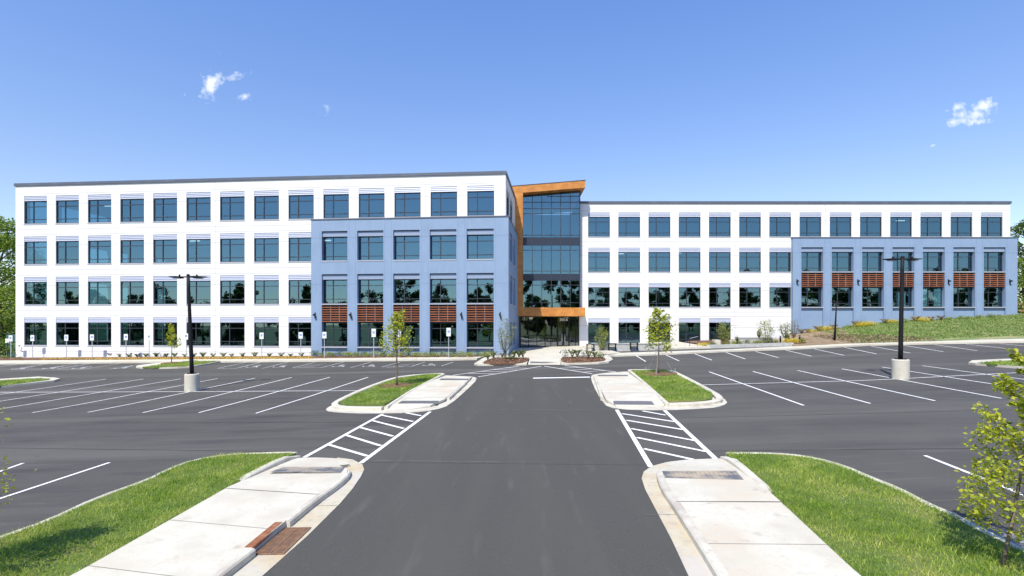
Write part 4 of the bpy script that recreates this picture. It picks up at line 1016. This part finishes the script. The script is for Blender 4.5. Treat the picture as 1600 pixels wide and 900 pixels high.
# dry ground cover and bright clumps at the foot of the bank
for px, py, s in ((1268, 522, 1), (1286, 519, 1.3), (1296, 518, 1.2), (1345, 512, 1.2), (1352, 511, 1.2), (1340, 513, 1), (1360, 510, 1), (1390, 506.5, 1.1), (1398, 505.5, 1), (1438, 500.5, 1.2), (1446, 499.5, 1)):
    X = (px-800)/F*63; z = bz(X, 63)
    shrub('yellow', (X, 63, z), 'yellow-flowering clump at the foot of the blue wall above the grass bank', 'yellow clumps along the blue wall', s, 'flower_clump', 'flowers')
for px in (1252, 1262, 1303, 1338, 1382, 1430, 1455, 1470, 1278): X = (px-800)/F*63.3; shrub('tan', (X, 63.3, bz(X, 63.3)), 'pale dry grass tuft at the foot of the blue wall', 'dry tufts along the blue wall', .9, 'grass_tuft', 'plant')
for px in (1325, 1500, 1512, 1530, 1548, 1560, 1415, 1484): X = (px-800)/F*63.2; shrub('lime', (X, 63.2, bz(X, 63.2)), 'small green tuft on the crest of the bank by the blue wall', 'green tufts on the bank crest', .9, 'grass_tuft', 'plant')
n = 3600; xx = rng.uniform(33.5, 42, n); yy = rng.uniform(52, 60, n); kk = (yy-52) < (42.5-xx)*1.0+rng.normal(size=n)*.6; xx, yy = xx[kk], yy[kk]
proto_leaf_obj('ground_cover', np.stack([xx, yy, [bz(a, b)+.1 for a, b in zip(xx, yy)]], 1)+rng.normal(size=(len(xx), 3))*.06, .22, 'dryleaf', None, flat=.6)['kind'] = 'stuff'

# ------------------------------------------------------------------ patio, planters, furniture
def at(px, py, Y): return ((px-800)/F*Y, Y, CAMZ-(py-504)*Y/F)
def solid(name, label, cat, px0, px1, y0, y1, Y, dep, m, group=None, cap=None):
    a = at(px0, y1, Y); b = at(px1, y0, Y); t = thing(name, label, cat, ((a[0]+b[0])/2, Y, a[2]-.3), 0, group)
    w = (b[0]-a[0])/2; h = b[2]-a[2]+.3; mb = MB(); mb.box(-w, w, 0, dep, 0, h-(.12 if cap else 0)); mb.obj('wall', m, t, bevel=.02)
    if cap: mb = MB(); mb.box(-w-.04, w+.04, -.04, dep+.04, h-.118, h); mb.obj('cap', cap, t, bevel=.01)
    return t
solid('retaining_wall', 'low grey block wall behind the benches under the storefront windows', 'wall', 925, 1042, 536.5, 549, 53.3, .4, 'stone', cap='stonecap')
solid('planter_wall', 'long grey stone planter wall in front of the bare white wall', 'wall', 1153, 1206, 527.5, 544, 55.9, .6, 'stone', cap='stonecap')
solid('planter_block', 'whitish stone block left of the dense upright tree', 'planter', 1117, 1126, 531, 544, 55.2, .8, 'concrete')
solid('planter_block', 'whitish stone block right of the dense upright tree', 'planter', 1141, 1152, 532, 544, 55.0, .8, 'concrete')
solid('planter_block', 'whitish stone block right of the wide bushy tree', 'planter', 1208, 1226, 528.5, 544, 55.0, .8, 'concrete')
t = thing('raised_kerb', 'low concrete edging wall round the patio planting bed', 'wall', at(1160, 546, 54))
mb = MB(); pts = [at(1091, 541.5, 57), at(1105, 545.8, 54), at(1240, 541, 53.4)]
for (a, b) in zip(pts, pts[1:]):
    d = Vector((b[0]-a[0], b[1]-a[1], 0)).normalized(); nn = Vector((-d.y, d.x, 0))*.15; O = Vector(t.location)
    A = Vector((a[0], a[1], 0))-Vector((O.x, O.y, 0)); B = Vector((b[0], b[1], 0))-Vector((O.x, O.y, 0)); ga, gb = g(a[0], a[1]), g(b[0], b[1])
    mb.hexa([(A.x, A.y, ga-.1-O.z), (B.x, B.y, gb-.1-O.z), (B.x+nn.x, B.y+nn.y, gb-.1-O.z), (A.x+nn.x, A.y+nn.y, ga-.1-O.z), (A.x, A.y, ga+.34-O.z), (B.x, B.y, gb+.34-O.z), (B.x+nn.x, B.y+nn.y, gb+.34-O.z), (A.x+nn.x, A.y+nn.y, ga+.34-O.z)])
mb.obj('edging', 'stone', t)
bedp = [(pts[0][0], pts[0][1]), (pts[1][0], pts[1][1]), (pts[2][0], pts[2][1]), (34.6, 57), (34.6, 64), (21, 64), (20.3, 58)]
sheet('planting_bed', inset(bedp, .12), .22, 'mulch', .5)
sheet('patio', [(9, 53.8), (20.0, 53.5), (20.0, 64.3), (9, 64.3)], .165, 'concrete', .3)
for k, (px, py, kd, s) in enumerate(((1095, 540, 'yellow', .7), (1101, 540, 'yellow', .7), (1107, 540.5, 'yellow', .6), (1112, 541, 'green', .7), (1117, 541, 'lime', .7), (1136, 541.5, 'lime', .8), (1149, 541.5, 'lime', .9), (1156, 541.5, 'green', .8), (1168, 541, 'green', .9), (1181, 541, 'lime', 1.0), (1187, 541, 'lime', .9), (1212, 540, 'green', .8), (1231, 540, 'yellow', 1.0), (1238, 539.5, 'yellow', 1.1), (1244, 539, 'yellow', .9), (1254, 539.5, 'green', .9))):
    Y = 54.6; p = at(px, py, Y); lab = {'yellow': ('low yellow-flowering plant at the edge of the patio bed', 'yellow plants in the patio bed'), 'lime': ('light green clump at the edge of the patio bed', 'light clumps in the patio bed'), 'green': ('dark green clump at the edge of the patio bed', 'dark clumps in the patio bed')}[kd]
    shrub(kd, (p[0], p[1], g(p[0], p[1])+.2), lab[0], lab[1], s, 'bedding_plant', 'plant')
def bench(px, label):
    p = at(px, 547.5, 52.75); t = thing('bench', label, 'bench', (p[0], p[1], g(p[0], p[1])+.15), 0, 'black benches on the patio'); t.scale = (.88, .88, .92)
    h = .74
    mb = MB()
    for k in range(3): mb.box(-.46, .46, -.25+k*.18, -.25+k*.18+.15, h-.02, h+.05)
    mb.obj('seat', 'black', t, bevel=.01)
    for x in (-.42, .36):
        mb = MB(); mb.box(x, x+.07, -.22, -.15, 0, h-.022); mb.box(x, x+.07, .18, .25, 0, h-.022); mb.box(x+.01, x+.06, -.15, .18, h-.12, h-.024); mb.obj('leg', 'black', t)
    mb = MB(); mb.box(-.35, .36, -.02, .04, .3, .38); mb.obj('crossbar', 'black', t)
bench(922.5, 'black bench nearest the entrance doors'); bench(956.5, 'black bench just right of the vase-shaped bushy tree'); bench(990.5, 'black bench nearest the staked island tree')
# steps handrail
p = at(1084, 545, 55.5); t = thing('handrail', 'black metal handrail beside the patio steps', 'handrail', (p[0], p[1], g(p[0], p[1])+.1))
mb = MB()
for x, dx in ((-.42, 0), (.42, .15)):
    mb.tube([(x, 0, 0), (x, 0, .85)], .025, 6)
mb.obj('post', 'black', t); mb = MB(); mb.tube([(-.42, 0, .85), (.42, .05, 1.05), (.5, .05, 1.05)], .025, 6); mb.tube([(-.42, 0, .45), (.42, 0, .5)], .018, 6); mb.tube([(-.9, 0, .05), (-.9, 0, .5), (-.42, 0, .5)], .018, 6); mb.obj('rail', 'steel', t)
mb = MB()
for k in range(3): mb.box(-1.2, .3, -.2+.35*k, .15+.35*k, -.1, .1+.08*k)
o = mb.obj('steps', 'concrete', None, off=(p[0]-.6, p[1], p[2]-.02)); props(o, 'short flight of pale concrete patio steps below the handrail', 'steps')
for px, py, lab in ((1152, 541.5, 'black bollard light between the two whitish stone blocks and the long planter wall'), (1219.5, 541.5, 'black bollard light in front of the block right of the wide tree'), (1249.5, 537, 'black bollard light at the start of the dry mulch slope')):
    p = at(px, py, 54.8); z = g(p[0], p[1])+.3; t = thing('bollard_light', lab, 'bollard', (p[0], p[1], z), 0, 'bollard lights in the patio beds')
    mb = MB(); mb.lathe((0, 0, 0), [(.08, 0), (.08, .55)], 12); mb.obj('post', 'black', t, smooth=False); mb = MB(); mb.lathe((0, 0, 0), [(.07, .552), (.07, .62)], 12); mb.obj('lens', 'louvre', t)
    mb = MB(); mb.lathe((0, 0, 0), [(.1, .622), (.1, .66), (.05, .69)], 12); mb.obj('cap', 'black', t)
# utility cabinet and its small signs at the far left corner
p = at(19, 549, 64); t = thing('utility_cabinet', 'dark green utility cabinet standing by the left corner of the building', 'cabinet', (p[0], p[1], g(p[0], p[1])-.1))
mb = MB(); mb.box(-.75, 1.1, 0, 1.2, 0, 2.6); mb.obj('cabinet', 'utility', t, bevel=.03)
mb = MB(); mb.box(-.7, .15, -.03, -.005, .15, 2.45); mb.box(.19, 1.05, -.03, -.005, .15, 2.45); mb.obj('door', 'utility', t, bevel=.01)
# timber fence on the right
p = at(1592, 487, 70); t = thing('timber_fence', 'brown timber rail fence beyond the right end of the building', 'fence', (p[0], p[1], p[2]-.6))
for k in range(5): mb = MB(); mb.box(-.9+k*2.4, -.78+k*2.4, 0, .12, -.5, 1.9); mb.obj('post', 'fence', t)
mb = MB()
for z in (.25, .75, 1.25, 1.7): mb.box(-.9, 9.0, -.04, -.002, z-.14, z+.14)
mb.obj('rail', 'fence', t)
p = at(1588, 489, 66); shrub('green', (p[0]-.2, 65.5, bz(p[0], 65.5)), 'dark shrub in front of the timber fence at the right corner', None, 3.0)

# ------------------------------------------------------------------ lamp posts
def lamp(label, px, py, H, span, lean, arms=True):
    b = base(px, py); t = thing('street_lamp', label, 'lamp post', b, 0)
    mb = MB(); mb.lathe((0, 0, 0), [(.40, -.1), (.40, .98), (.385, 1.02), (.36, 1.03)], 40); o = mb.obj('concrete_base', 'concrete', t)
    mb = MB(); mb.box(-.2, .2, -.2, .2, 1.03, 1.06)
    for a in (-.15, .15):
        for c in (-.15, .15): mb.lathe((a, c, 1.06), [(.022, 0), (.022, .05)], 6)
    mb.obj('base_plate', 'black', t)
    mb = MB(); n = 8; mb.tube([(lean*k/n, 0, 1.06+(H-1.06)*k/n) for k in range(n+1)], [lerp(.115, .085, k/n) for k in range(n+1)], 12); mb.obj('pole', 'black', t, smooth=True)
    s = span/2
    mb = MB(); mb.box(lean-.4, lean+.4, -.04, .04, H-.1, H-.03); mb.lathe((lean, 0, H), [(.09, -.02), (.09, .06), (.05, .1)], 10); mb.obj('arm', 'black', t)
    for q in (-1, 1):
        mb = MB(); x0, x1 = lean+q*.38, lean+q*s
        mb.hexa([(x0, -.2, H-.15), (x1, -.15, H-.08), (x1, .15, H-.08), (x0, .2, H-.15), (x0, -.2, H-.03), (x1, -.15, H-.05), (x1, .15, H-.05), (x0, .2, H-.03)])
        l_ = mb.obj('luminaire', 'black', t)
        mb = MB(); mb.lathe((lerp(x0, x1, .2), 0, H-.03), [(.05, 0), (.05, .08), (.03, .11)], 8); mb.obj('photocell', 'black', l_)
        mb = MB(); mb.box(min(x0, x1)+.08, max(x0, x1)-.25, -.12, .12, H-.155, H-.145) if False else mb.box(x0+q*.05-.0 if q > 0 else x1+.2, x1-.2 if q > 0 else x0-.05, -.12, .12, H-.165, H-.14); mb.obj('lens', 'louvre', l_)
    return t
bL = base(300, 611); bR = base(1407, 592)
lamp('double-headed black lamp post on a grey concrete base in the left parking rows', 300, 611, CAMZ+(504-431)*bL[1]/F-bL[2], 56*bL[1]/F, -6*bL[1]/F)
lamp('double-headed black lamp post on a white concrete base in the right parking rows', 1407, 592, CAMZ+(504-403)*bR[1]/F-bR[2], 57*bR[1]/F, 3*bR[1]/F)
X = (1304-800)/F*54.8; t = thing('street_lamp', 'short tapered black lamp post standing in the dry mulch on the bank', 'lamp post', (X, 54.8, bz(X, 54.8)-.05))
z0 = bz(X, 54.8)-.05; H = CAMZ+(504-471)*54.8/F-z0
mb = MB(); mb.tube([(0, 0, 0), (.2*.5, 0, H*.5), (.2, 0, H)], [.11, .085, .055], 10); mb.obj('pole', 'black', t, smooth=True)
for q in (-1, 1):
    mb = MB(); mb.hexa([(.2+q*.1, -.12, H-.08), (.2+q*.5, -.1, H-.02), (.2+q*.5, .1, H-.02), (.2+q*.1, .12, H-.08), (.2+q*.1, -.12, H+.03), (.2+q*.5, -.1, H+.02), (.2+q*.5, .1, H+.02), (.2+q*.1, .12, H+.03)]); mb.obj('luminaire', 'black', t)

# ------------------------------------------------------------------ accessible parking signs
def sign_meshes(hp, big):
    po = MB(); po.box(-.03, .03, -.02, .02, 0, hp)
    pl = MB(); h = .78 if big else .62; pl.box(-.2, .2, -.045, -.025, hp-h, hp); 
    sb = MB(); zc = hp-h*.45; sb.box(-.10, .10, -.052, -.047, zc-.11, zc+.11)
    br = MB()
    for a, b, c, d in ((-.18, .18, hp-.025, hp-.015), (-.18, .18, hp-h+.015, hp-h+.025), (-.18, -.17, hp-h+.025, hp-.025), (.17, .18, hp-h+.025, hp-.025)): br.box(a, b, -.05, -.046, c, d)
    wc = MB()
    def st(x0, z0_, x1, z1_, w=.022):
        d = Vector((x1-x0, z1_-z0_)).normalized(); n = Vector((-d.y, d.x))*w/2; y = -.056
        wc.quad((x0+n.x, y, zc+z0_+n.y), (x0-n.x, y, zc+z0_-n.y), (x1-n.x, y, zc+z1_-n.y), (x1+n.x, y, zc+z1_+n.y))
    ring = [(-.01+.062*math.cos(a), -.035+.062*math.sin(a)) for a in [R(120+k*24) for k in range(11)]]
    for a, b in zip(ring, ring[1:]): st(*a, *b, .016)
    st(-.015, .065, -.01, -.01); st(-.01, -.012, .045, -.012); st(.045, -.012, .07, -.075); st(-.012, .035, .035, .033, .016); st(-.03, .095, .0, .095, .03)
    return [('post', po.mesh('post', 'steel')), ('plate', pl.mesh('plate', 'sign')), ('border', br.mesh('border', 'signgreen')), ('blue_square', sb.mesh('blue_square', 'signblue')), ('wheelchair_symbol', wc.mesh('wheelchair_symbol', 'sign'))]
SM = {True: sign_meshes(2.75, True), False: sign_meshes(2.5, False)}
ordw = ['first', 'second', 'third', 'fourth', 'fifth', 'sixth', 'seventh', 'eighth', 'ninth', 'tenth', 'eleventh', 'twelfth', 'thirteenth', 'fourteenth']
def sign(px, pyb, big, label):
    x, y = P(px, pyb, .2); t = thing('parking_sign', label, 'sign', (x, y, g(x, y)+.15), 0, 'accessible parking signs along the left wing')
    top = None
    par = t
    for n_, me in SM[big]:
        o = bpy.data.objects.new(n_, me); link(o, t if n_ in ('post', 'plate') else par)
        if n_ == 'plate': par = o
    return t
sg = [(17, 561, False), (51, 560.5, False), (104, 560.3, False), (144, 560, False), (197, 559.8, False), (233, 559.7, False), (291, 559.5, False), (409, 559.3, False), (470, 559, False), (507, 558.8, False), (584, 558.6, True), (623.5, 558.5, True), (701, 558, True)]
for i, (px, py, bg) in enumerate(sg):
    side = 'the white wall' if px < 489 else 'the blue wall'
    if i == 0: lab = 'accessible parking sign standing alone left of the building corner'
    else:
        m_ = (px-800)/F; tt = (-.62-51.52*m_)/(math.cos(th)+math.sin(th)*m_); s = 52.1-tt; j = min(range(14), key=lambda q: abs(tw[q]-s)); nfl = 14-j
        if px < 489: lab = 'accessible parking sign by the %s ground floor window from the left end' % ordw[nfl-1]
        else: lab = 'accessible parking sign by the %s wood-slatted bay of the blue wall, counted from its left' % ordw[4-j]
    sign(px, py, bg, lab)
p = at(11.5, 550, 57); t = thing('small_sign', 'small square plate on a short post beside the green cabinet', 'sign', (p[0], p[1], g(p[0], p[1])))
mb = MB(); mb.box(-.025, .025, 0, .05, 0, 2.2); mb.obj('post', 'black', t); mb = MB(); mb.box(-.2, .2, -.02, -.002, 1.75, 2.25); mb.obj('plate', 'sign', t)

# ------------------------------------------------------------------ storm drain
c0, c1 = Vector(inl0), Vector(inl1); u = (c1-c0); Lh = u.length; ang = math.atan2(u.y, u.x)
ctr = (c0+c1)/2
t = thing('storm_drain', 'rusty iron storm drain inlet set into the left kerb', 'storm drain', (ctr.x, ctr.y, g(ctr.x, ctr.y)), ang)
# local x runs along the kerb towards the camera, +y points away from the road or to it
road = -1 if (Vector((-math.sin(ang), math.cos(ang)))).dot(Vector((1, 0))) < 0 else 1
def yb_(a): return a*road
mb = MB(); a, b = sorted((yb_(-.087), yb_(.087))); mb.box(-Lh/2, Lh/2, a, b, .085, .156); hd = mb.obj('hood', 'rust', t, bevel=.03)
ex = Vector((u.x, u.y, g(*c1)-g(*c0))).normalized(); n2_ = Vector((-math.sin(ang), math.cos(ang))); ey = Vector((n2_.x, n2_.y, g(ctr.x+n2_.x, ctr.y+n2_.y)-g(ctr.x, ctr.y))).normalized(); ez = ex.cross(ey).normalized(); ey = ez.cross(ex)
t.rotation_euler = Matrix((ex, ey, ez)).transposed().to_euler()
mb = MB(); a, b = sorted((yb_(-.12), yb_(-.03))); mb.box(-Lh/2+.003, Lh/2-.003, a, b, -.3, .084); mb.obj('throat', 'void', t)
g0, g1_ = (yb_(.09), yb_(.62)); a, b = min(g0, g1_), max(g0, g1_)
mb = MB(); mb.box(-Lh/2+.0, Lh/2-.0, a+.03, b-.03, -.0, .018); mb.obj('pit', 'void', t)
mb = MB()
mb.box(-Lh/2, Lh/2, a, a+.035, .0, .034); mb.box(-Lh/2, Lh/2, b-.035, b, .0, .034); mb.box(-Lh/2, -Lh/2+.035, a+.035, b-.035, .0, .034); mb.box(Lh/2-.035, Lh/2, a+.035, b-.035, .0, .034); mb.box(-Lh/2+.035, Lh/2-.035, (a+b)/2-.016, (a+b)/2+.016, 0, .035)
n = int(Lh/.045)
for k in range(n): x = -Lh/2+.05+k*(Lh-.1)/n; mb.box(x, x+.02, a+.035, (a+b)/2-.016, .0, .030); mb.box(x, x+.02, (a+b)/2+.016, b-.035, .0, .030)
mb.obj('grate', 'rustdark', t)

# ------------------------------------------------------------------ big trees
def big_tree(label, loc, H, r, seed, m='leaftree', n=9000, ls=.35, name='broadleaf_tree', low=.12):
    t = thing(name, label, 'tree', loc); rs = np.random.default_rng(seed); mb = MB()
    mb.tube([(0, 0, -.5), (.1, 0, H*.3), (-.1, .1, H*.6), (0, 0, H*.9)], [H*.022, H*.017, H*.011, .04], 10)
    cl = []
    for i in range(34):
        a = i*2.4; zt = lerp(low, 1.0, (i+.5)/34); pr = math.sin(math.pi*min(1, (zt-low)/(1-low)*.86+.12))**.6
        rr = r*pr*rs.uniform(.55, 1.0); c = Vector((math.cos(a)*rr, math.sin(a)*rr, H*zt)); cl.append((c, r*rs.uniform(.2, .36)))
        mb.tube([(0, 0, H*zt*.75), (c.x*.5, c.y*.5, H*zt*.86), tuple(c)], [H*.006, H*.004, .02], 5)
    mb.obj('trunk', 'darkbark', t)
    idx = rs.integers(0, len(cl), n); C = np.array([cl[i][0][:] for i in idx]); RR = np.array([cl[i][1] for i in idx])
    d = rs.normal(size=(n, 3)); d /= np.linalg.norm(d, axis=1)[:, None]; C = C+d*(RR*rs.uniform(.3, 1.1, n)**.7)[:, None]*np.array([1, 1, .7])
    proto_leaf_obj('crown', C, ls, m, t, flat=.5, up=.6); return t
def gtree(px, Y): X = (px-800)/F*Y; return (X, Y, g(X, Y)-.1)
big_tree('tall leafy tree rising beside the left end of the building', gtree(-6, 78), 19.5, 6.5, 1, n=16000, ls=.42)
big_tree('lower bright green tree in front of the tall one at the left edge', gtree(2, 70), 8.5, 5.0, 2, n=9000, ls=.36, low=.05)
big_tree('shaded tree furthest back at the left edge', gtree(-40, 96), 22, 9, 3, n=9000, ls=.6)
big_tree('dark conical evergreen behind the timber fence at the right edge', gtree(1606, 84), 17-.5, 4.5, 4, 'leafgreen', 9000, .4, 'evergreen_tree', .1)
big_tree('light green tree low behind the timber fence', gtree(1600, 76), 9.5, 4.0, 5, 'leaftree', 7000, .34)
# woodland across the road behind the viewpoint, seen only as reflections in the glass
rs = np.random.default_rng(5); Cs = []; tm = MB()
for i in range(150):
    X = -235+i*3.1+rs.uniform(-2, 2); Y = -42+rs.uniform(-14, 6); H = rs.uniform(12, 19.5); r = rs.uniform(3.0, 4.8); z = g(X, Y)
    tm.tube([(X, Y, z-1), (X, Y, z+H*.7)], [.3, .1], 6)
    for j in range(15):
        a = rs.uniform(0, 6.28); zt = rs.uniform(.08, 1); rr = r*math.sin(math.pi*(zt*.85+.1))*rs.uniform(.3, 1); c = np.array([X+math.cos(a)*rr, Y+math.sin(a)*rr, z+H*zt]); n = 110
        d = rs.normal(size=(n, 3)); d /= np.linalg.norm(d, axis=1)[:, None]; Cs.append(c+d*rs.uniform(.3, 1, n)[:, None]*r*.34)
proto_leaf_obj('woodland', np.concatenate(Cs), .95, 'leafdark', None, flat=.6)['kind'] = 'stuff'
tm.obj('woodland_trunks', 'darkbark')['kind'] = 'stuff'

# ------------------------------------------------------------------ light, sky, camera
el = R(54); hx, hy = .387, .922
d = Vector((hx*math.cos(el), hy*math.cos(el), -math.sin(el)))
sun = bpy.data.lights.new('sun', 'SUN'); sun.energy = 4.9; sun.angle = R(.5); sun.color = (1, .935, .81)
so = bpy.data.objects.new('sun', sun); COL.objects.link(so); so.rotation_euler = d.to_track_quat('-Z', 'Y').to_euler(); so.location = (-20, -40, 60)
w = bpy.data.worlds.new('World'); scene.world = w; w.use_nodes = True; nt = w.node_tree
bg = nt.nodes['Background']; sky = nt.nodes.new('ShaderNodeTexSky'); sky.sky_type = 'NISHITA'; sky.sun_disc = False; sky.sun_elevation = el; sky.sun_rotation = math.atan2(-hx, -hy)
sky.air_density = 1.0; sky.dust_density = .3; sky.ozone_density = 2.5; sky.altitude = 0
bg.inputs[1].default_value = .14
N = nt.nodes.new; Lk = nt.links.new
tc = N('ShaderNodeTexCoord'); sx = N('ShaderNodeSeparateXYZ'); Lk(tc.outputs['Generated'], sx.inputs[0])
def math_(op, a, b=None, c=None, clampit=False):
    m = N('ShaderNodeMath'); m.operation = op; m.use_clamp = clampit
    for k, v in enumerate((a, b, c)):
        if v is None: continue
        if isinstance(v, (int, float)): m.inputs[k].default_value = v
        else: Lk(v, m.inputs[k])
    return m.outputs[0]
ymax = math_('MAXIMUM', sx.outputs[1], .05)
A_ = math_('DIVIDE', sx.outputs[0], ymax); B_ = math_('DIVIDE', sx.outputs[2], ymax)
cmb = N('ShaderNodeCombineXYZ'); Lk(A_, cmb.inputs[0]); Lk(B_, cmb.inputs[1])
no = N('ShaderNodeTexNoise'); no.inputs['Scale'].default_value = 38; no.inputs['Detail'].default_value = 6; no.inputs['Roughness'].default_value = .62; Lk(cmb.outputs[0], no.inputs['Vector'])
no2 = N('ShaderNodeTexNoise'); no2.inputs['Scale'].default_value = 14; no2.inputs['Detail'].default_value = 3; Lk(cmb.outputs[0], no2.inputs['Vector'])
tot = None
for px, py, rx, ry, rot, amp in ((330, 138, 17, 25, .3, 1.0), (381, 151, 13, 10, -.4, .8), (374, 117, 22, 7, -.25, .62), (332, 103, 12, 24, .7, .55), (295, 148, 14, 9, -.3, .35), (507, 170, 15, 10, -.4, .7), (1516, 182, 42, 15, -.08, 1.0), (1533, 166, 32, 12, -.55, .95), (1498, 168, 10, 14, .5, .6), (1458, 227, 17, 7, -.3, .75), (1505, 211, 24, 8, -.2, .4)):
    cx, cy = (px-800)/F, (504-py)/F; c_, s_ = math.cos(-rot), math.sin(-rot)
    dx = math_('SUBTRACT', A_, cx); dy = math_('SUBTRACT', B_, cy)
    u_ = math_('ADD', math_('MULTIPLY', dx, c_*F/rx), math_('MULTIPLY', dy, s_*F/rx)); v_ = math_('ADD', math_('MULTIPLY', dx, -s_*F/ry), math_('MULTIPLY', dy, c_*F/ry))
    r2 = math_('ADD', math_('MULTIPLY', u_, u_), math_('MULTIPLY', v_, v_))
    m_ = math_('MULTIPLY', math_('SUBTRACT', 1.5, math_('POWER', r2, .5)), amp)
    m_ = math_('MAXIMUM', m_, 0)
    tot = m_ if tot is None else math_('MAXIMUM', tot, m_)
nz = math_('MULTIPLY', math_('SUBTRACT', no.outputs[0], .52), 4.2)
fac = math_('MULTIPLY', math_('SUBTRACT', math_('ADD', tot, math_('MULTIPLY', nz, math_('MINIMUM', math_('MULTIPLY', tot, 3.0), 1.0))), .5), 1.05, clampit=True); fac = math_('MULTIPLY', fac, .85)
hz_ = math_('MULTIPLY', math_('SUBTRACT', no2.outputs[0], .5), .0)
zt = N('ShaderNodeMapRange'); zt.inputs[1].default_value = .2; zt.inputs[2].default_value = .58; Lk(sx.outputs[2], zt.inputs[0])
t1 = N('ShaderNodeMix'); t1.data_type = 'RGBA'; Lk(zt.outputs[0], t1.inputs[0]); t1.inputs[6].default_value = (1.10, 1.04, 1.10, 1); t1.inputs[7].default_value = (.92, 1.14, 1.52, 1)
t2 = N('ShaderNodeMix'); t2.data_type = 'RGBA'; t2.blend_type = 'MULTIPLY'; t2.inputs[0].default_value = 1; Lk(sky.outputs[0], t2.inputs[6]); Lk(t1.outputs[2], t2.inputs[7]); tinted = t2.outputs[2]
mx = N('ShaderNodeMix'); mx.data_type = 'RGBA'; Lk(fac, mx.inputs[0]); Lk(tinted, mx.inputs[6]); mx.inputs[7].default_value = (6.3, 6.6, 7.0, 1)
Lk(mx.outputs[2], bg.inputs[0])
cam = bpy.data.cameras.new('camera'); co = bpy.data.objects.new('camera', cam); COL.objects.link(co); scene.camera = co
co.location = (0, 0, CAMZ); co.rotation_euler = (math.pi/2, 0, 0); cam.lens = F/1600*36; cam.sensor_width = 36; cam.shift_y = 54/1600; cam.clip_end = 3000; cam.clip_start = .1
scene.view_settings.view_transform = 'Standard'; scene.view_settings.look = 'None'; scene.view_settings.gamma = 1; scene.view_settings.exposure = .33
scene.cycles.max_bounces = 8; scene.cycles.transparent_max_bounces = 12; scene.cycles.use_denoising = True
